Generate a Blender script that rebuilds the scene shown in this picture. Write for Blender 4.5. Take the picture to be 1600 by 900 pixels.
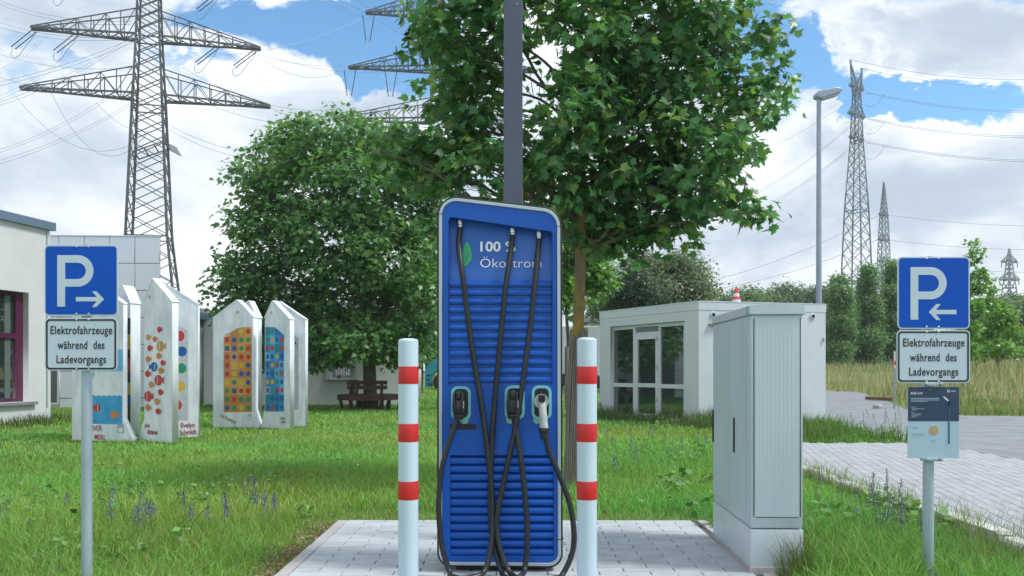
import bpy, bmesh, math, random
import numpy as np
from mathutils import Vector, Matrix

SC = bpy.context.scene
COL = SC.collection
for o in list(bpy.data.objects):
    bpy.data.objects.remove(o)
random.seed(7)
RNG = np.random.default_rng(11)
PI = math.pi
R = math.radians

# ------------------------------------------------------------------ camera
F, CX, HY, H = 1325.0, 800.0, 577.0, 1.25      # focal length and horizon of the 1600x900 photo, eye height
cam_d = bpy.data.cameras.new('camera')
cam = bpy.data.objects.new('camera', cam_d)
COL.objects.link(cam)
cam.location = (0, 0, H)
cam.rotation_euler = (PI / 2, 0, 0)
cam_d.sensor_width = 36
cam_d.lens = 36 * F / 1600
cam_d.shift_y = (HY - 450) / 1600
cam_d.clip_start = 0.05
cam_d.clip_end = 3000
SC.camera = cam

# ------------------------------------------------------------------ exposure
SC.view_settings.view_transform = 'Standard'
SC.view_settings.look = 'None'
SC.view_settings.gamma = 1
SC.view_settings.use_curve_mapping = False
SC.view_settings.exposure = 1.22
SC.cycles.max_bounces = 6
SC.cycles.transparent_max_bounces = 8

# ------------------------------------------------------------------ sun
SUN_EL, SUN_AZ = R(56), R(104)                  # azimuth from +Y towards +X: sun on the right
sun_dir = Vector((math.sin(SUN_AZ) * math.cos(SUN_EL), math.cos(SUN_AZ) * math.cos(SUN_EL), math.sin(SUN_EL)))
sd = bpy.data.lights.new('sun', 'SUN')
sd.energy = 1.5
sd.angle = R(12)
sd.color = (1.0, 0.97, 0.92)
sun = bpy.data.objects.new('sun', sd)
COL.objects.link(sun)
sun.rotation_euler = (-sun_dir).to_track_quat('-Z', 'Y').to_euler()
sun.location = sun_dir * 50

# ------------------------------------------------------------------ world: sky with broken cumulus
W = bpy.data.worlds.new('World')
SC.world = W
W.use_nodes = True
wt = W.node_tree
for n in list(wt.nodes):
    wt.nodes.remove(n)


class NT:
    """tiny node-tree writer"""
    def __init__(self, tree):
        self.t = tree

    def n(self, kind, **kw):
        nd = self.t.nodes.new(kind)
        for k, v in kw.items():
            setattr(nd, k, v)
        return nd

    def link(self, a, b):
        self.t.links.new(a, b)

    def put(self, sock, v):
        if isinstance(v, bpy.types.NodeSocket):
            self.link(v, sock)
        else:
            sock.default_value = v

    def math(self, op, a, b=0.0, c=None, clamp=False):
        nd = self.n('ShaderNodeMath', operation=op, use_clamp=clamp)
        self.put(nd.inputs[0], a)
        self.put(nd.inputs[1], b)
        if c is not None:
            self.put(nd.inputs[2], c)
        return nd.outputs[0]

    def rng(self, v, a, b, c=0.0, d=1.0, smooth=True):
        nd = self.n('ShaderNodeMapRange')
        nd.interpolation_type = 'SMOOTHSTEP' if smooth else 'LINEAR'
        self.put(nd.inputs['Value'], v)
        for i, x in zip((1, 2, 3, 4), (a, b, c, d)):
            self.put(nd.inputs[i], x)
        return nd.outputs[0]

    def noise(self, vec, scale, detail=4, rough=.55, dist=0.0, lac=2.0):
        nd = self.n('ShaderNodeTexNoise')
        self.put(nd.inputs['Vector'], vec)
        nd.inputs['Scale'].default_value = scale
        nd.inputs['Detail'].default_value = detail
        nd.inputs['Roughness'].default_value = rough
        nd.inputs['Lacunarity'].default_value = lac
        nd.inputs['Distortion'].default_value = dist
        return nd.outputs['Fac']

    def vmap(self, vec, loc=(0, 0, 0), scale=(1, 1, 1), rot=(0, 0, 0)):
        nd = self.n('ShaderNodeMapping')
        self.put(nd.inputs['Vector'], vec)
        nd.inputs['Location'].default_value = loc
        nd.inputs['Rotation'].default_value = rot
        nd.inputs['Scale'].default_value = scale
        return nd.outputs[0]

    def mix(self, fac, a, b, mode='MIX'):
        nd = self.n('ShaderNodeMix', data_type='RGBA', blend_type=mode)
        nd.clamp_factor = True
        self.put(nd.inputs[0], fac)
        self.put(nd.inputs[6], a if isinstance(a, bpy.types.NodeSocket) else (*a, 1))
        self.put(nd.inputs[7], b if isinstance(b, bpy.types.NodeSocket) else (*b, 1))
        return nd.outputs[2]


w = NT(wt)
sky = w.n('ShaderNodeTexSky', sky_type='NISHITA')
sky.sun_disc = False
sky.sun_elevation = SUN_EL
sky.sun_rotation = SUN_AZ
sky.altitude = 100
sky.air_density = 1.0
sky.dust_density = 0.6
sky.ozone_density = 1.5
tc = w.n('ShaderNodeTexCoord').outputs['Generated']
sep = w.n('ShaderNodeSeparateXYZ')
w.link(tc, sep.inputs[0])
yy = w.math('MAXIMUM', sep.outputs['Y'], 0.05)
uu = w.math('DIVIDE', sep.outputs['X'], yy)
vv = w.math('DIVIDE', sep.outputs['Z'], yy)
n_big = w.noise(w.vmap(tc, loc=(3.1, .4, 1.7), scale=(1, 1, 1.7)), 2.6, 8, .56, .25)
n_fine = w.noise(w.vmap(tc, loc=(.6, 2.4, .7), scale=(1, 1, 1.5)), 9.0, 7, .6, .4)
warp = w.math('MULTIPLY', w.math('SUBTRACT', n_fine, .5), 0.22)
uw = w.math('ADD', uu, warp)
vw = w.math('ADD', vv, w.math('MULTIPLY', warp, 0.7))


def lobe(px, py, rx, ry, amount):
    du = w.math('DIVIDE', w.math('SUBTRACT', uw, (px - CX) / F), rx / F)
    dv = w.math('DIVIDE', w.math('SUBTRACT', vw, (HY - py) / F), ry / F)
    d = w.math('SQRT', w.math('ADD', w.math('MULTIPLY', du, du), w.math('MULTIPLY', dv, dv)))
    return w.rng(d, 0.35, 1.15, amount, 0.0)


cover = w.math('ADD', n_big, w.math('MULTIPLY', w.math('SUBTRACT', n_fine, .5), .24))
cover = w.math('ADD', cover, w.rng(sep.outputs['Z'], .0, .5, .15, .12))
for lb in ((500, 50, 190, 70, -.42), (640, 100, 110, 80, -.36), (600, 20, 150, 60, -.36), (330, 30, 90, 36, -.25),
           (1230, 70, 130, 80, -.5), (1480, 150, 230, 50, -.46), (1230, 190, 60, 50, -.22), (1370, 130, 130, 45, -.3), (130, 100, 70, 30, -.22),
           (300, 130, 70, 40, -.2), (560, 190, 160, 60, .12), (200, 300, 300, 160, .22), (60, 60, 90, 40, -.2), (20, 130, 60, 30, -.16), (230, 95, 60, 22, -.18), (1300, 400, 160, 40, -.10), (1540, 350, 110, 30, -.12), (1480, 50, 170, 55, .42),
           (1350, 40, 90, 45, .3), (1330, 210, 110, 50, .3), (1500, 280, 220, 100, .3), (1250, 330, 260, 120, .25), (250, 75, 130, 28, .12)):
    cover = w.math('ADD', cover, lobe(*lb))
mask = w.rng(cover, .41, .63)
sh = w.noise(w.vmap(tc, loc=(5.2, 1.3, .2), scale=(1, 1, 2.0)), 3.6, 7, .55, .3)
shade = w.math('ADD', w.math('MULTIPLY', w.math('SUBTRACT', cover, .55), .9), w.math('MULTIPLY', w.math('SUBTRACT', sh, .5), 3.6))
CLOUD = 5.4
ccol = w.mix(w.rng(shade, -.40, .70), (CLOUD * .97, CLOUD * 1.0, CLOUD * 1.03), (CLOUD * .45, CLOUD * .54, CLOUD * .64))
skycol = w.mix(1.0, sky.outputs[0], (.53, .80, .90), 'MULTIPLY')
full = w.mix(mask, skycol, ccol)
bg = w.n('ShaderNodeBackground')
w.link(full, bg.inputs['Color'])
bg.inputs['Strength'].default_value = 0.10
wo = w.n('ShaderNodeOutputWorld')
w.link(bg.outputs[0], wo.inputs['Surface'])

# ------------------------------------------------------------------ helpers
def P(px, py, Z):
    """world point that the photo shows at (px, py) when it stands Z metres away"""
    return Vector(((px - CX) * Z / F, Z, H + (HY - py) * Z / F))


def GZ(py):
    return F * H / (py - HY)


MATS = {}


def principled(name, col, rough=.6, metal=0.0, spec=.5, var=.0, vscale=6.0, bump=0.0, bscale=40.0, stretch=(1, 1, 1),
               col2=None, coords='Object', coat=0.0, trans=None):
    if name in MATS:
        return MATS[name]
    m = bpy.data.materials.new(name)
    m.use_nodes = True
    t = NT(m.node_tree)
    b = m.node_tree.nodes['Principled BSDF']
    b.inputs['Roughness'].default_value = rough
    b.inputs['Metallic'].default_value = metal
    b.inputs['Specular IOR Level'].default_value = spec
    b.inputs['Coat Weight'].default_value = coat
    geo = t.n('ShaderNodeNewGeometry').outputs['Position'] if coords == 'World' else t.n('ShaderNodeTexCoord').outputs['Object']
    vec = t.vmap(geo, scale=stretch)
    if var > 0 or col2:
        f = t.noise(vec, vscale, 6, .6, .2)
        c2 = col2 or tuple(c * (1 - var) for c in col)
        c = t.mix(t.rng(f, .32, .68), col, c2)
        t.link(c, b.inputs['Base Color'])
        t.link(t.rng(f, .3, .7, rough * .85, min(1, rough * 1.2)), b.inputs['Roughness'])
    else:
        b.inputs['Base Color'].default_value = (*col, 1)
    if bump > 0:
        bn = t.n('ShaderNodeBump')
        bn.inputs['Strength'].default_value = bump
        bn.inputs['Distance'].default_value = .02
        t.link(t.noise(vec, bscale, 5, .6), bn.inputs['Height'])
        t.link(bn.outputs[0], b.inputs['Normal'])
    MATS[name] = m
    return m


def leaf_material(name, rough=.5, transl=.35, tcol=(1.25, 1.3, .6)):
    m = bpy.data.materials.new(name)
    m.use_nodes = True
    t = NT(m.node_tree)
    b = m.node_tree.nodes['Principled BSDF']
    out = m.node_tree.nodes['Material Output']
    at = t.n('ShaderNodeAttribute', attribute_name='tint').outputs['Color']
    t.link(at, b.inputs['Base Color'])
    b.inputs['Roughness'].default_value = rough
    b.inputs['Specular IOR Level'].default_value = .5
    tr = t.n('ShaderNodeBsdfTranslucent')
    t.link(t.mix(1.0, at, tcol, 'MULTIPLY'), tr.inputs['Color'])
    mx = t.n('ShaderNodeMixShader')
    mx.inputs[0].default_value = transl
    t.link(b.outputs[0], mx.inputs[1])
    t.link(tr.outputs[0], mx.inputs[2])
    t.link(mx.outputs[0], out.inputs['Surface'])
    MATS[name] = m
    return m


TM = {}


def link(o, parent=None):
    COL.objects.link(o)
    if parent is not None:
        o.parent = parent
        o.matrix_parent_inverse = TM[parent.name].inverted() if parent.name in TM else Matrix()
    return o


def tag(o, label, cat, group=None):
    o['label'] = label
    o['category'] = cat
    if group:
        o['group'] = group
    return o


def thing(name, label, cat, loc=(0, 0, 0), group=None):
    o = bpy.data.objects.new(name, None)
    o.empty_display_size = .2
    o.location = loc
    COL.objects.link(o)
    TM[o.name] = Matrix.Translation(Vector(loc))
    return tag(o, label, cat, group)


class MB:
    def __init__(self):
        self.v, self.f, self.mi = [], [], []

    def add(self, vs, fs, mi=0):
        k = len(self.v)
        self.v += [tuple(v) for v in vs]
        self.f += [tuple(i + k for i in f) for f in fs]
        self.mi += [mi] * len(fs)

    def box(self, c, s, M=None, mi=0):
        hx, hy, hz = s[0] / 2, s[1] / 2, s[2] / 2
        vs = [Vector((x * hx, y * hy, z * hz)) for x in (-1, 1) for y in (-1, 1) for z in (-1, 1)]
        if M is not None:
            vs = [M @ v for v in vs]
        vs = [v + Vector(c) for v in vs]
        self.add(vs, [(0, 1, 3, 2), (4, 6, 7, 5), (0, 4, 5, 1), (2, 3, 7, 6), (0, 2, 6, 4), (1, 5, 7, 3)], mi)
        return self

    def bbox(self, c, s, b, M=None, mi=0):
        """box with bevelled edges"""
        bm = bmesh.new()
        bmesh.ops.create_cube(bm, size=1)
        for v in bm.verts:
            v.co = Vector((v.co.x * s[0], v.co.y * s[1], v.co.z * s[2]))
        bmesh.ops.bevel(bm, geom=list(bm.edges), offset=b, segments=2, affect='EDGES', profile=.5)
        bm.verts.index_update()
        vs = [((M @ v.co) if M is not None else v.co) + Vector(c) for v in bm.verts]
        fs = [tuple(v.index for v in f.verts) for f in bm.faces]
        bm.free()
        self.add(vs, fs, mi)
        return self

    def beam(self, a, b, w, h=None, mi=0):
        a, b = Vector(a), Vector(b)
        d = b - a
        L = d.length
        if L < 1e-6:
            return self
        d.normalize()
        up = Vector((0, 0, 1)) if abs(d.z) < .95 else Vector((0, 1, 0))
        x = d.cross(up).normalized()
        y = x.cross(d)
        h = h or w
        q = [(x * sx * w / 2 + y * sy * h / 2) for sx, sy in ((-1, -1), (1, -1), (1, 1), (-1, 1))]
        vs = [a + k for k in q] + [b + k for k in q]
        self.add(vs, [(0, 1, 2, 3)[::-1], (4, 5, 6, 7)] + [(i, (i + 1) % 4, 4 + (i + 1) % 4, 4 + i) for i in range(4)], mi)
        return self

    def tube(self, pts, rad, n=8, cap=True, mi=0):
        pts = [Vector(p) for p in pts]
        if not hasattr(rad, '__len__'):
            rad = [rad] * len(pts)
        rings = []
        ref = None
        for i, p in enumerate(pts):
            d = (pts[min(i + 1, len(pts) - 1)] - pts[max(i - 1, 0)])
            if d.length < 1e-9:
                d = Vector((0, 0, 1))
            d.normalize()
            if ref is None:
                ref = Vector((1, 0, 0)) if abs(d.x) < .9 else Vector((0, 1, 0))
            x = (ref - d * ref.dot(d)).normalized()
            ref = x
            y = d.cross(x)
            rings.append([p + (x * math.cos(2 * PI * k / n) + y * math.sin(2 * PI * k / n)) * rad[i] for k in range(n)])
        vs = [v for r in rings for v in r]
        fs = []
        for i in range(len(rings) - 1):
            for k in range(n):
                a, b = i * n + k, i * n + (k + 1) % n
                fs.append((a, b, b + n, a + n))
        if cap:
            fs.append(tuple(range(n))[::-1])
            fs.append(tuple((len(rings) - 1) * n + k for k in range(n)))
        self.add(vs, fs, mi)
        return self

    def lathe(self, prof, c=(0, 0, 0), n=24, M=None, mi=0):
        vs, fs = [], []
        for r, z in prof:
            for k in range(n):
                v = Vector((r * math.cos(2 * PI * k / n), r * math.sin(2 * PI * k / n), z))
                vs.append((M @ v if M is not None else v) + Vector(c))
        for i in range(len(prof) - 1):
            for k in range(n):
                a, b = i * n + k, i * n + (k + 1) % n
                fs.append((a, b, b + n, a + n))
        fs.append(tuple(range(n))[::-1])
        fs.append(tuple((len(prof) - 1) * n + k for k in range(n)))
        self.add(vs, fs, mi)
        return self

    def mesh(self, name, mats, smooth=False):
        me = bpy.data.meshes.new(name)
        me.from_pydata(self.v, [], self.f)
        for m in (mats if isinstance(mats, (list, tuple)) else [mats]):
            me.materials.append(m)
        if any(self.mi):
            me.polygons.foreach_set('material_index', self.mi)
        if smooth:
            me.polygons.foreach_set('use_smooth', [True] * len(me.polygons))
            me.set_sharp_from_angle(angle=R(38))
        me.update()
        return me

    def build(self, name, mats, parent=None, smooth=False):
        return link(bpy.data.objects.new(name, self.mesh(name, mats, smooth)), parent)


def frame_mat(A, B):
    """frame with x from A to B (horizontal), y up and z towards the viewer's side"""
    A, B = Vector(A), Vector(B)
    ux = (B - A)
    ux.z = 0
    ux.normalize()
    uy = Vector((0, 0, 1))
    uz = ux.cross(uy)
    M = Matrix(((ux.x, uy.x, uz.x, A.x), (ux.y, uy.y, uz.y, A.y), (ux.z, uy.z, uz.z, A.z), (0, 0, 0, 1)))
    return M


def uv(M, px, py, off=0.0):
    """coordinates, in plane M, of the point the photo shows at (px, py)"""
    Mi = M.inverted()
    o = Mi @ Vector((0, 0, H))
    d = Mi.to_3x3() @ Vector(((px - CX) / F, 1, (HY - py) / F))
    t = (off - o.z) / d.z
    q = o + d * t
    return (q.x, q.y)


def plate(name, contours, z0, z1, mat, parent=None, M=None, bevel=0.0, make=True):
    """solid of the filled contours (holes allowed) between heights z0 and z1 of frame M"""
    cu = bpy.data.curves.new(name, 'CURVE')
    cu.dimensions = '2D'
    cu.fill_mode = 'BOTH'
    cu.extrude = max(1e-5, (z1 - z0) / 2 - bevel)
    cu.bevel_depth = bevel
    cu.bevel_resolution = 2
    cu.offset = -bevel
    for c in contours:
        s = cu.splines.new('POLY')
        s.points.add(len(c) - 1)
        for p, q in zip(s.points, c):
            p.co = (q[0], q[1], 0, 1)
        s.use_cyclic_u = True
    ob = bpy.data.objects.new(name, cu)
    me = bpy.data.meshes.new_from_object(ob)
    bpy.data.objects.remove(ob)
    me.name = name
    me.transform((M or Matrix()) @ Matrix.Translation((0, 0, (z0 + z1) / 2)))
    me.materials.clear()
    me.materials.append(mat)
    if not make:
        return me
    return link(bpy.data.objects.new(name, me), parent)


def text(name, body, size, x, y, z, mat, parent, M, sx=1.0, bold=0.0, align='LEFT', spacing=1.0, rot=0.0):
    cu = bpy.data.curves.new(name, 'FONT')
    cu.body = body
    cu.size = size
    cu.align_x = align
    cu.offset = bold
    cu.extrude = .0006
    cu.space_character = spacing
    ob = bpy.data.objects.new(name, cu)
    me = bpy.data.meshes.new_from_object(ob)
    bpy.data.objects.remove(ob)
    me.name = name
    me.transform(M @ Matrix.Translation((x, y, z)) @ Matrix.Rotation(rot, 4, 'Z') @ Matrix.Diagonal((sx, 1, 1, 1)))
    me.materials.clear()
    me.materials.append(mat)
    return link(bpy.data.objects.new(name, me), parent)


def rpoly(pts, rads, seg=6):
    """polygon with rounded corners"""
    out = []
    n = len(pts)
    for i in range(n):
        p = Vector(pts[i][:2]); a = Vector(pts[i - 1][:2]); b = Vector(pts[(i + 1) % n][:2])
        r = rads[i] if hasattr(rads, '__len__') else rads
        if r <= 0:
            out.append(tuple(p)); continue
        da, db = (a - p).normalized(), (b - p).normalized()
        ang = da.angle(db)
        t = r / math.tan(ang / 2)
        c = p + (da + db).normalized() * (r / math.sin(ang / 2))
        s, e = p + da * t - c, p + db * t - c
        a0 = math.atan2(s.y, s.x)
        a1 = math.atan2(e.y, e.x)
        while a1 - a0 > PI: a1 -= 2 * PI
        while a1 - a0 < -PI: a1 += 2 * PI
        for k in range(seg + 1):
            q = a0 + (a1 - a0) * k / seg
            out.append((c.x + r * math.cos(q), c.y + r * math.sin(q)))
    return out


def rrect(x0, y0, x1, y1, r, seg=6):
    return rpoly([(x0, y0), (x1, y0), (x1, y1), (x0, y1)], r, seg)


def circ(x, y, r, n=16, ry=None):
    return [(x + r * math.cos(2 * PI * k / n), y + (ry or r) * math.sin(2 * PI * k / n)) for k in range(n)]


def spline(pts, n=8):
    pts = [Vector(p) for p in pts]
    pts = [pts[0] * 2 - pts[1]] + pts + [pts[-1] * 2 - pts[-2]]
    out = []
    for i in range(1, len(pts) - 2):
        p0, p1, p2, p3 = pts[i - 1:i + 3]
        for k in range(n):
            t = k / n
            out.append(.5 * ((2 * p1) + (p2 - p0) * t + (2 * p0 - 5 * p1 + 4 * p2 - p3) * t * t + (3 * p1 - p0 - 3 * p2 + p3) * t ** 3))
    out.append(pts[-2])
    return out


def np_mesh(name, V, T, mat, tint=None, parent=None, smooth=False):
    """one mesh from numpy verts (n,3), triangles (m,3) and per-vertex colours"""
    me = bpy.data.meshes.new(name)
    V = np.ascontiguousarray(V, dtype=np.float32)
    T = np.ascontiguousarray(T, dtype=np.int32)
    me.vertices.add(len(V))
    me.vertices.foreach_set('co', V.ravel())
    me.loops.add(T.size)
    me.loops.foreach_set('vertex_index', T.ravel())
    me.polygons.add(len(T))
    me.polygons.foreach_set('loop_start', np.arange(0, T.size, 3, dtype=np.int32))
    me.update(calc_edges=True)
    if tint is not None:
        a = me.attributes.new('tint', 'FLOAT_COLOR', 'POINT')
        c = np.ones((len(V), 4), np.float32)
        c[:, :3] = tint
        a.data.foreach_set('color', c.ravel())
    me.materials.append(mat)
    if smooth:
        me.polygons.foreach_set('use_smooth', np.ones(len(T), bool))
    return link(bpy.data.objects.new(name, me), parent)


def structure(o):
    o['kind'] = 'structure'
    return o


def stuff(o):
    o['kind'] = 'stuff'
    return o


def join_meshes(name, items, parent):
    """several meshes with one material each joined into one object"""
    bm = bmesh.new()
    mats = []
    for me in items:
        mt = me.materials[0]
        if mt not in mats:
            mats.append(mt)
        k = len(bm.faces)
        bm.from_mesh(me)
        bm.faces.ensure_lookup_table()
        for f in bm.faces[k:]:
            f.material_index = mats.index(mt)
        bpy.data.meshes.remove(me)
    out = bpy.data.meshes.new(name)
    bm.to_mesh(out)
    bm.free()
    for mt in mats:
        out.materials.append(mt)
    return link(bpy.data.objects.new(name, out), parent)


# ------------------------------------------------------------------ materials
M_galv = principled('galvanised_steel', (.40, .50, .56), .45, .35, var=.25, vscale=9, stretch=(1, 1, .25), bump=.05)
M_bolt = principled('bolt_steel', (.55, .57, .58), .3, .9)
M_signblue = principled('sign_blue', (.003, .085, .50), .5, spec=.2, var=.06, vscale=3)
M_signwhite = principled('sign_white', (.52, .63, .72), .4, var=.05, vscale=3)
M_signblack = principled('sign_black', (.016, .018, .022), .5)
M_blue = principled('charger_blue', (.004, .095, .48), .38, spec=.35, var=.12, vscale=2.0, bump=.02, bscale=300)
M_blue2 = principled('charger_blue_lit', (.022, .135, .53), .45, var=.1, vscale=2.5)  # charger blue made lighter: light on the leaning recess wall put into the colour
M_trim = principled('charger_trim', (.42, .50, .55), .35, .2)
M_black = principled('black_plastic', (.012, .013, .015), .45, var=.3, vscale=8)
M_cable = principled('cable_rubber', (.014, .019, .023), .42, var=.4, vscale=7, bump=.04)
M_teal = principled('teal_ring', (.17, .53, .58), .4)
M_leafgreen = principled('leaf_green_print', (.03, .42, .16), .45)
M_print = principled('white_print', (.82, .87, .92), .5)
M_plugwhite = principled('plug_white', (.46, .49, .48), .4, var=.2, vscale=20)
M_plugdark = principled('plug_dark', (.022, .025, .03), .38, var=.3, vscale=15)
M_chrome = principled('gland_metal', (.55, .56, .55), .25, .9)
M_sticker = principled('sticker_green', (.28, .50, .34), .5)
M_white = principled('bollard_white', (.50, .63, .72), .38, var=.04, vscale=3, bump=.01)
M_red = principled('reflective_red', (.62, .022, .022), .32, var=.15, vscale=14, stretch=(1, 1, .1))
M_cab = principled('cabinet_grey', (.51, .60, .66), .42, var=.08, vscale=2.5, stretch=(1, 1, .2))
M_cabplinth = principled('cabinet_plinth', (.57, .65, .70), .42, var=.1, vscale=3)
M_dark = principled('dark_gap', (.01, .012, .014), .8)
M_pole = principled('lamp_anthracite', (.075, .10, .135), .45, .2, var=.08, vscale=4)
M_paver = principled('pad_paver', (.46, .50, .53), .75, var=.16, vscale=5, bump=.12, bscale=120, coords='World')
M_paverB = principled('pad_paver_second', (.43, .47, .505), .75, var=.16, vscale=5, bump=.12, bscale=120, coords='World')
M_paverC = principled('parking_paver', (.38, .40, .425), .8, var=.2, vscale=4, bump=.12, bscale=120, coords='World')
M_paverD = principled('parking_paver_second', (.365, .385, .41), .8, var=.22, vscale=3, bump=.12, bscale=120, coords='World')
M_joint = principled('joint_sand', (.13, .125, .115), .95, var=.4, vscale=20, coords='World')
M_edging = principled('edging_concrete', (.42, .41, .41), .8, var=.15, vscale=8, bump=.1, coords='World')
M_asphalt = principled('asphalt', (.235, .255, .275), .85, var=.18, vscale=1.5, bump=.2, bscale=160, coords='World')
M_soil = principled('lawn_soil', (.10, .18, .045), .95, col2=(.14, .17, .06), vscale=1.4, bump=.4, bscale=60, coords='World')
M_conc = principled('painted_concrete', (.78, .82, .86), .85, spec=.3, col2=(.58, .64, .69), vscale=4.5, bump=.10, bscale=50, stretch=(1, 1, .4))
M_plaster = principled('plaster_white', (.60, .62, .63), .8, var=.07, vscale=1.2, bump=.08, bscale=90)
M_plaster2 = principled('plaster_pavilion', (.56, .62, .66), .75, var=.06, vscale=1.2, bump=.05, bscale=90)
M_plaster3 = principled('plaster_far', (.50, .52, .53), .8, var=.08, vscale=.8)
M_panel = principled('facade_panel', (.66, .71, .79), .4, var=.05, vscale=.8)
M_fascia = principled('zinc_fascia', (.17, .24, .34), .45, .3, var=.1, vscale=3)
M_roofdark = principled('roof_dark', (.07, .08, .095), .6, var=.2, vscale=3)
M_purple = principled('purple_frame', (.085, .012, .05), .4, var=.15, vscale=5)
M_glass = principled('window_glass', (.022, .034, .034), .02, spec=.5)
M_glass.node_tree.nodes['Principled BSDF'].inputs['IOR'].default_value = 3.0
M_frame = principled('window_frame_white', (.58, .62, .66), .4)
M_sill = principled('sill_stone', (.22, .23, .24), .7, var=.2, vscale=10)
M_bark = principled('bark', (.085, .075, .055), .9, col2=(.16, .14, .10), vscale=14, stretch=(1, 1, .25), bump=.8, bscale=30)
M_lichen = principled('bark_lichen', (.12, .10, .065), .9, col2=(.30, .20, .03), vscale=6, stretch=(1, 1, .5), bump=.6, bscale=30)
M_reed = principled('reed_mat', (.16, .13, .11), .9, col2=(.27, .24, .21), vscale=18, stretch=(1, 1, .1), bump=.5, bscale=40)
M_bench = principled('bench_wood', (.085, .03, .026), .55, var=.4, vscale=12, stretch=(.3, 1, 1), bump=.2)
M_teal_truck = principled('truck_teal', (.01, .24, .34), .3, coat=.3)
M_trailer = principled('trailer_white', (.55, .58, .62), .45, var=.05)
M_tyre = principled('tyre', (.015, .015, .016), .8)
M_rim = principled('rim', (.35, .36, .37), .4, .6)
M_conered = principled('cone_red', (.62, .05, .03), .45)
M_lampgrey = principled('lamp_grey', (.30, .36, .42), .45, .3, var=.1)
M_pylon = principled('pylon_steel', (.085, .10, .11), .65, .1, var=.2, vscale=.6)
M_pylonfar = principled('pylon_steel_hazed', (.20, .25, .28), .65, .1, var=.2, vscale=.6)  # same steel painted paler and bluer, distance haze put into the colour
M_wire = principled('conductor', (.26, .30, .34), .6, .3)
M_insul = principled('insulator', (.035, .035, .04), .4)
M_stem = principled('flower_stem', (.09, .15, .05), .8)
M_leaf = leaf_material('leaf', .34, .48, (1.3, 1.35, .75))
M_grass = leaf_material('grass', .6, .36, (1.15, 1.2, .7))
M_flower = leaf_material('flower', .7, .25, (1.1, 1.0, 1.2))
A_red = principled('paint_red', (.50, .035, .03), .6)
A_orange = principled('paint_orange', (.55, .20, .035), .6)
A_ochre = principled('paint_ochre', (.52, .27, .06), .6)
A_ochre2 = principled('paint_light_ochre', (.58, .33, .09), .6)
A_ochre3 = principled('paint_brown_ochre', (.46, .21, .07), .6)
A_yellow = principled('paint_yellow', (.60, .42, .04), .6)
A_blue = principled('paint_blue', (.01, .09, .34), .6)
A_green = principled('paint_green', (.01, .26, .12), .6)
A_sky = principled('paint_sky_blue', (.16, .46, .72), .6, var=.2, vscale=5)
A_water = principled('paint_water_blue', (.015, .27, .56), .6, col2=(.06, .36, .62), vscale=6)
A_mid = principled('paint_mid_blue', (.02, .20, .42), .6)
A_lav = principled('paint_dark', (.03, .03, .045), .6)
A_grey = principled('paint_worn_grey', (.40, .44, .48), .6, var=.2)
A_signature = principled('paint_signature_red', (.30, .03, .03), .6)
A_graff = principled('paint_signature_dark', (.10, .13, .20), .6)

# ------------------------------------------------------------------ ground, pad, road
def sheet(name, pts, z, mat):
    me = MB()
    me.add([(x, y, z) for x, y in pts], [tuple(range(len(pts)))])
    return structure(me.build(name, mat))


sheet('ground', [(-420, -20), (420, -20), (420, 420), (-420, 420)], -.045, M_soil)

PAD = (-1.36, 1.53, 4.2, 7.03)      # paved pad of the charger: x0, x1, y0, y1
pad = sheet('charging_pad', [(PAD[0] - .08, PAD[2]), (PAD[1] + .08, PAD[2]), (PAD[1] + .08, PAD[3]), (PAD[0] - .08, PAD[3])], -.014, M_joint)
TM[pad.name] = Matrix()


def paver_mesh(sx, sy, mat, name='paver'):
    m = MB()
    m.bbox((0, 0, -.03), (sx, sy, .06), .004)
    return m.mesh(name, mat)


LP, LR = .316, .0989
pmesh = [paver_mesh(LP - .006, LR - .005, mt) for mt in (M_paver, M_paverB)]
half = [paver_mesh(LP / 2 - .006, LR - .005, mt) for mt in (M_paver, M_paverB)]
row = 0
y = PAD[3] - LR / 2
while y > PAD[2]:
    x = PAD[0]
    k = 0
    first = (row % 2 == 1)
    while x < PAD[1] - .02:
        L = LP
        if first and k == 0:
            L = LP / 2
        if x + L > PAD[1] + .001:
            L = LP / 2 if PAD[1] - x > LP / 2 - .03 else 0
            if L == 0:
                break
        me = (pmesh if L == LP else half)[random.randrange(2)]
        o = link(bpy.data.objects.new('paver', me), pad)
        o.location = (x + L / 2, y, random.uniform(-.0015, .0015))
        x += L
        k += 1
    row += 1
    y -= LR
ed = MB().bbox((0, 0, -.05), (.078, .994, .10), .006).mesh('edging_stone', M_edging)
for xs in (PAD[0] - .041, PAD[1] + .041):
    yk = PAD[3] - .5
    while yk > PAD[2] - .2:
        o = link(bpy.data.objects.new('edging_stone', ed), pad)
        o.location = (xs, yk, random.uniform(0, .004))
        yk -= 1.0

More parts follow.
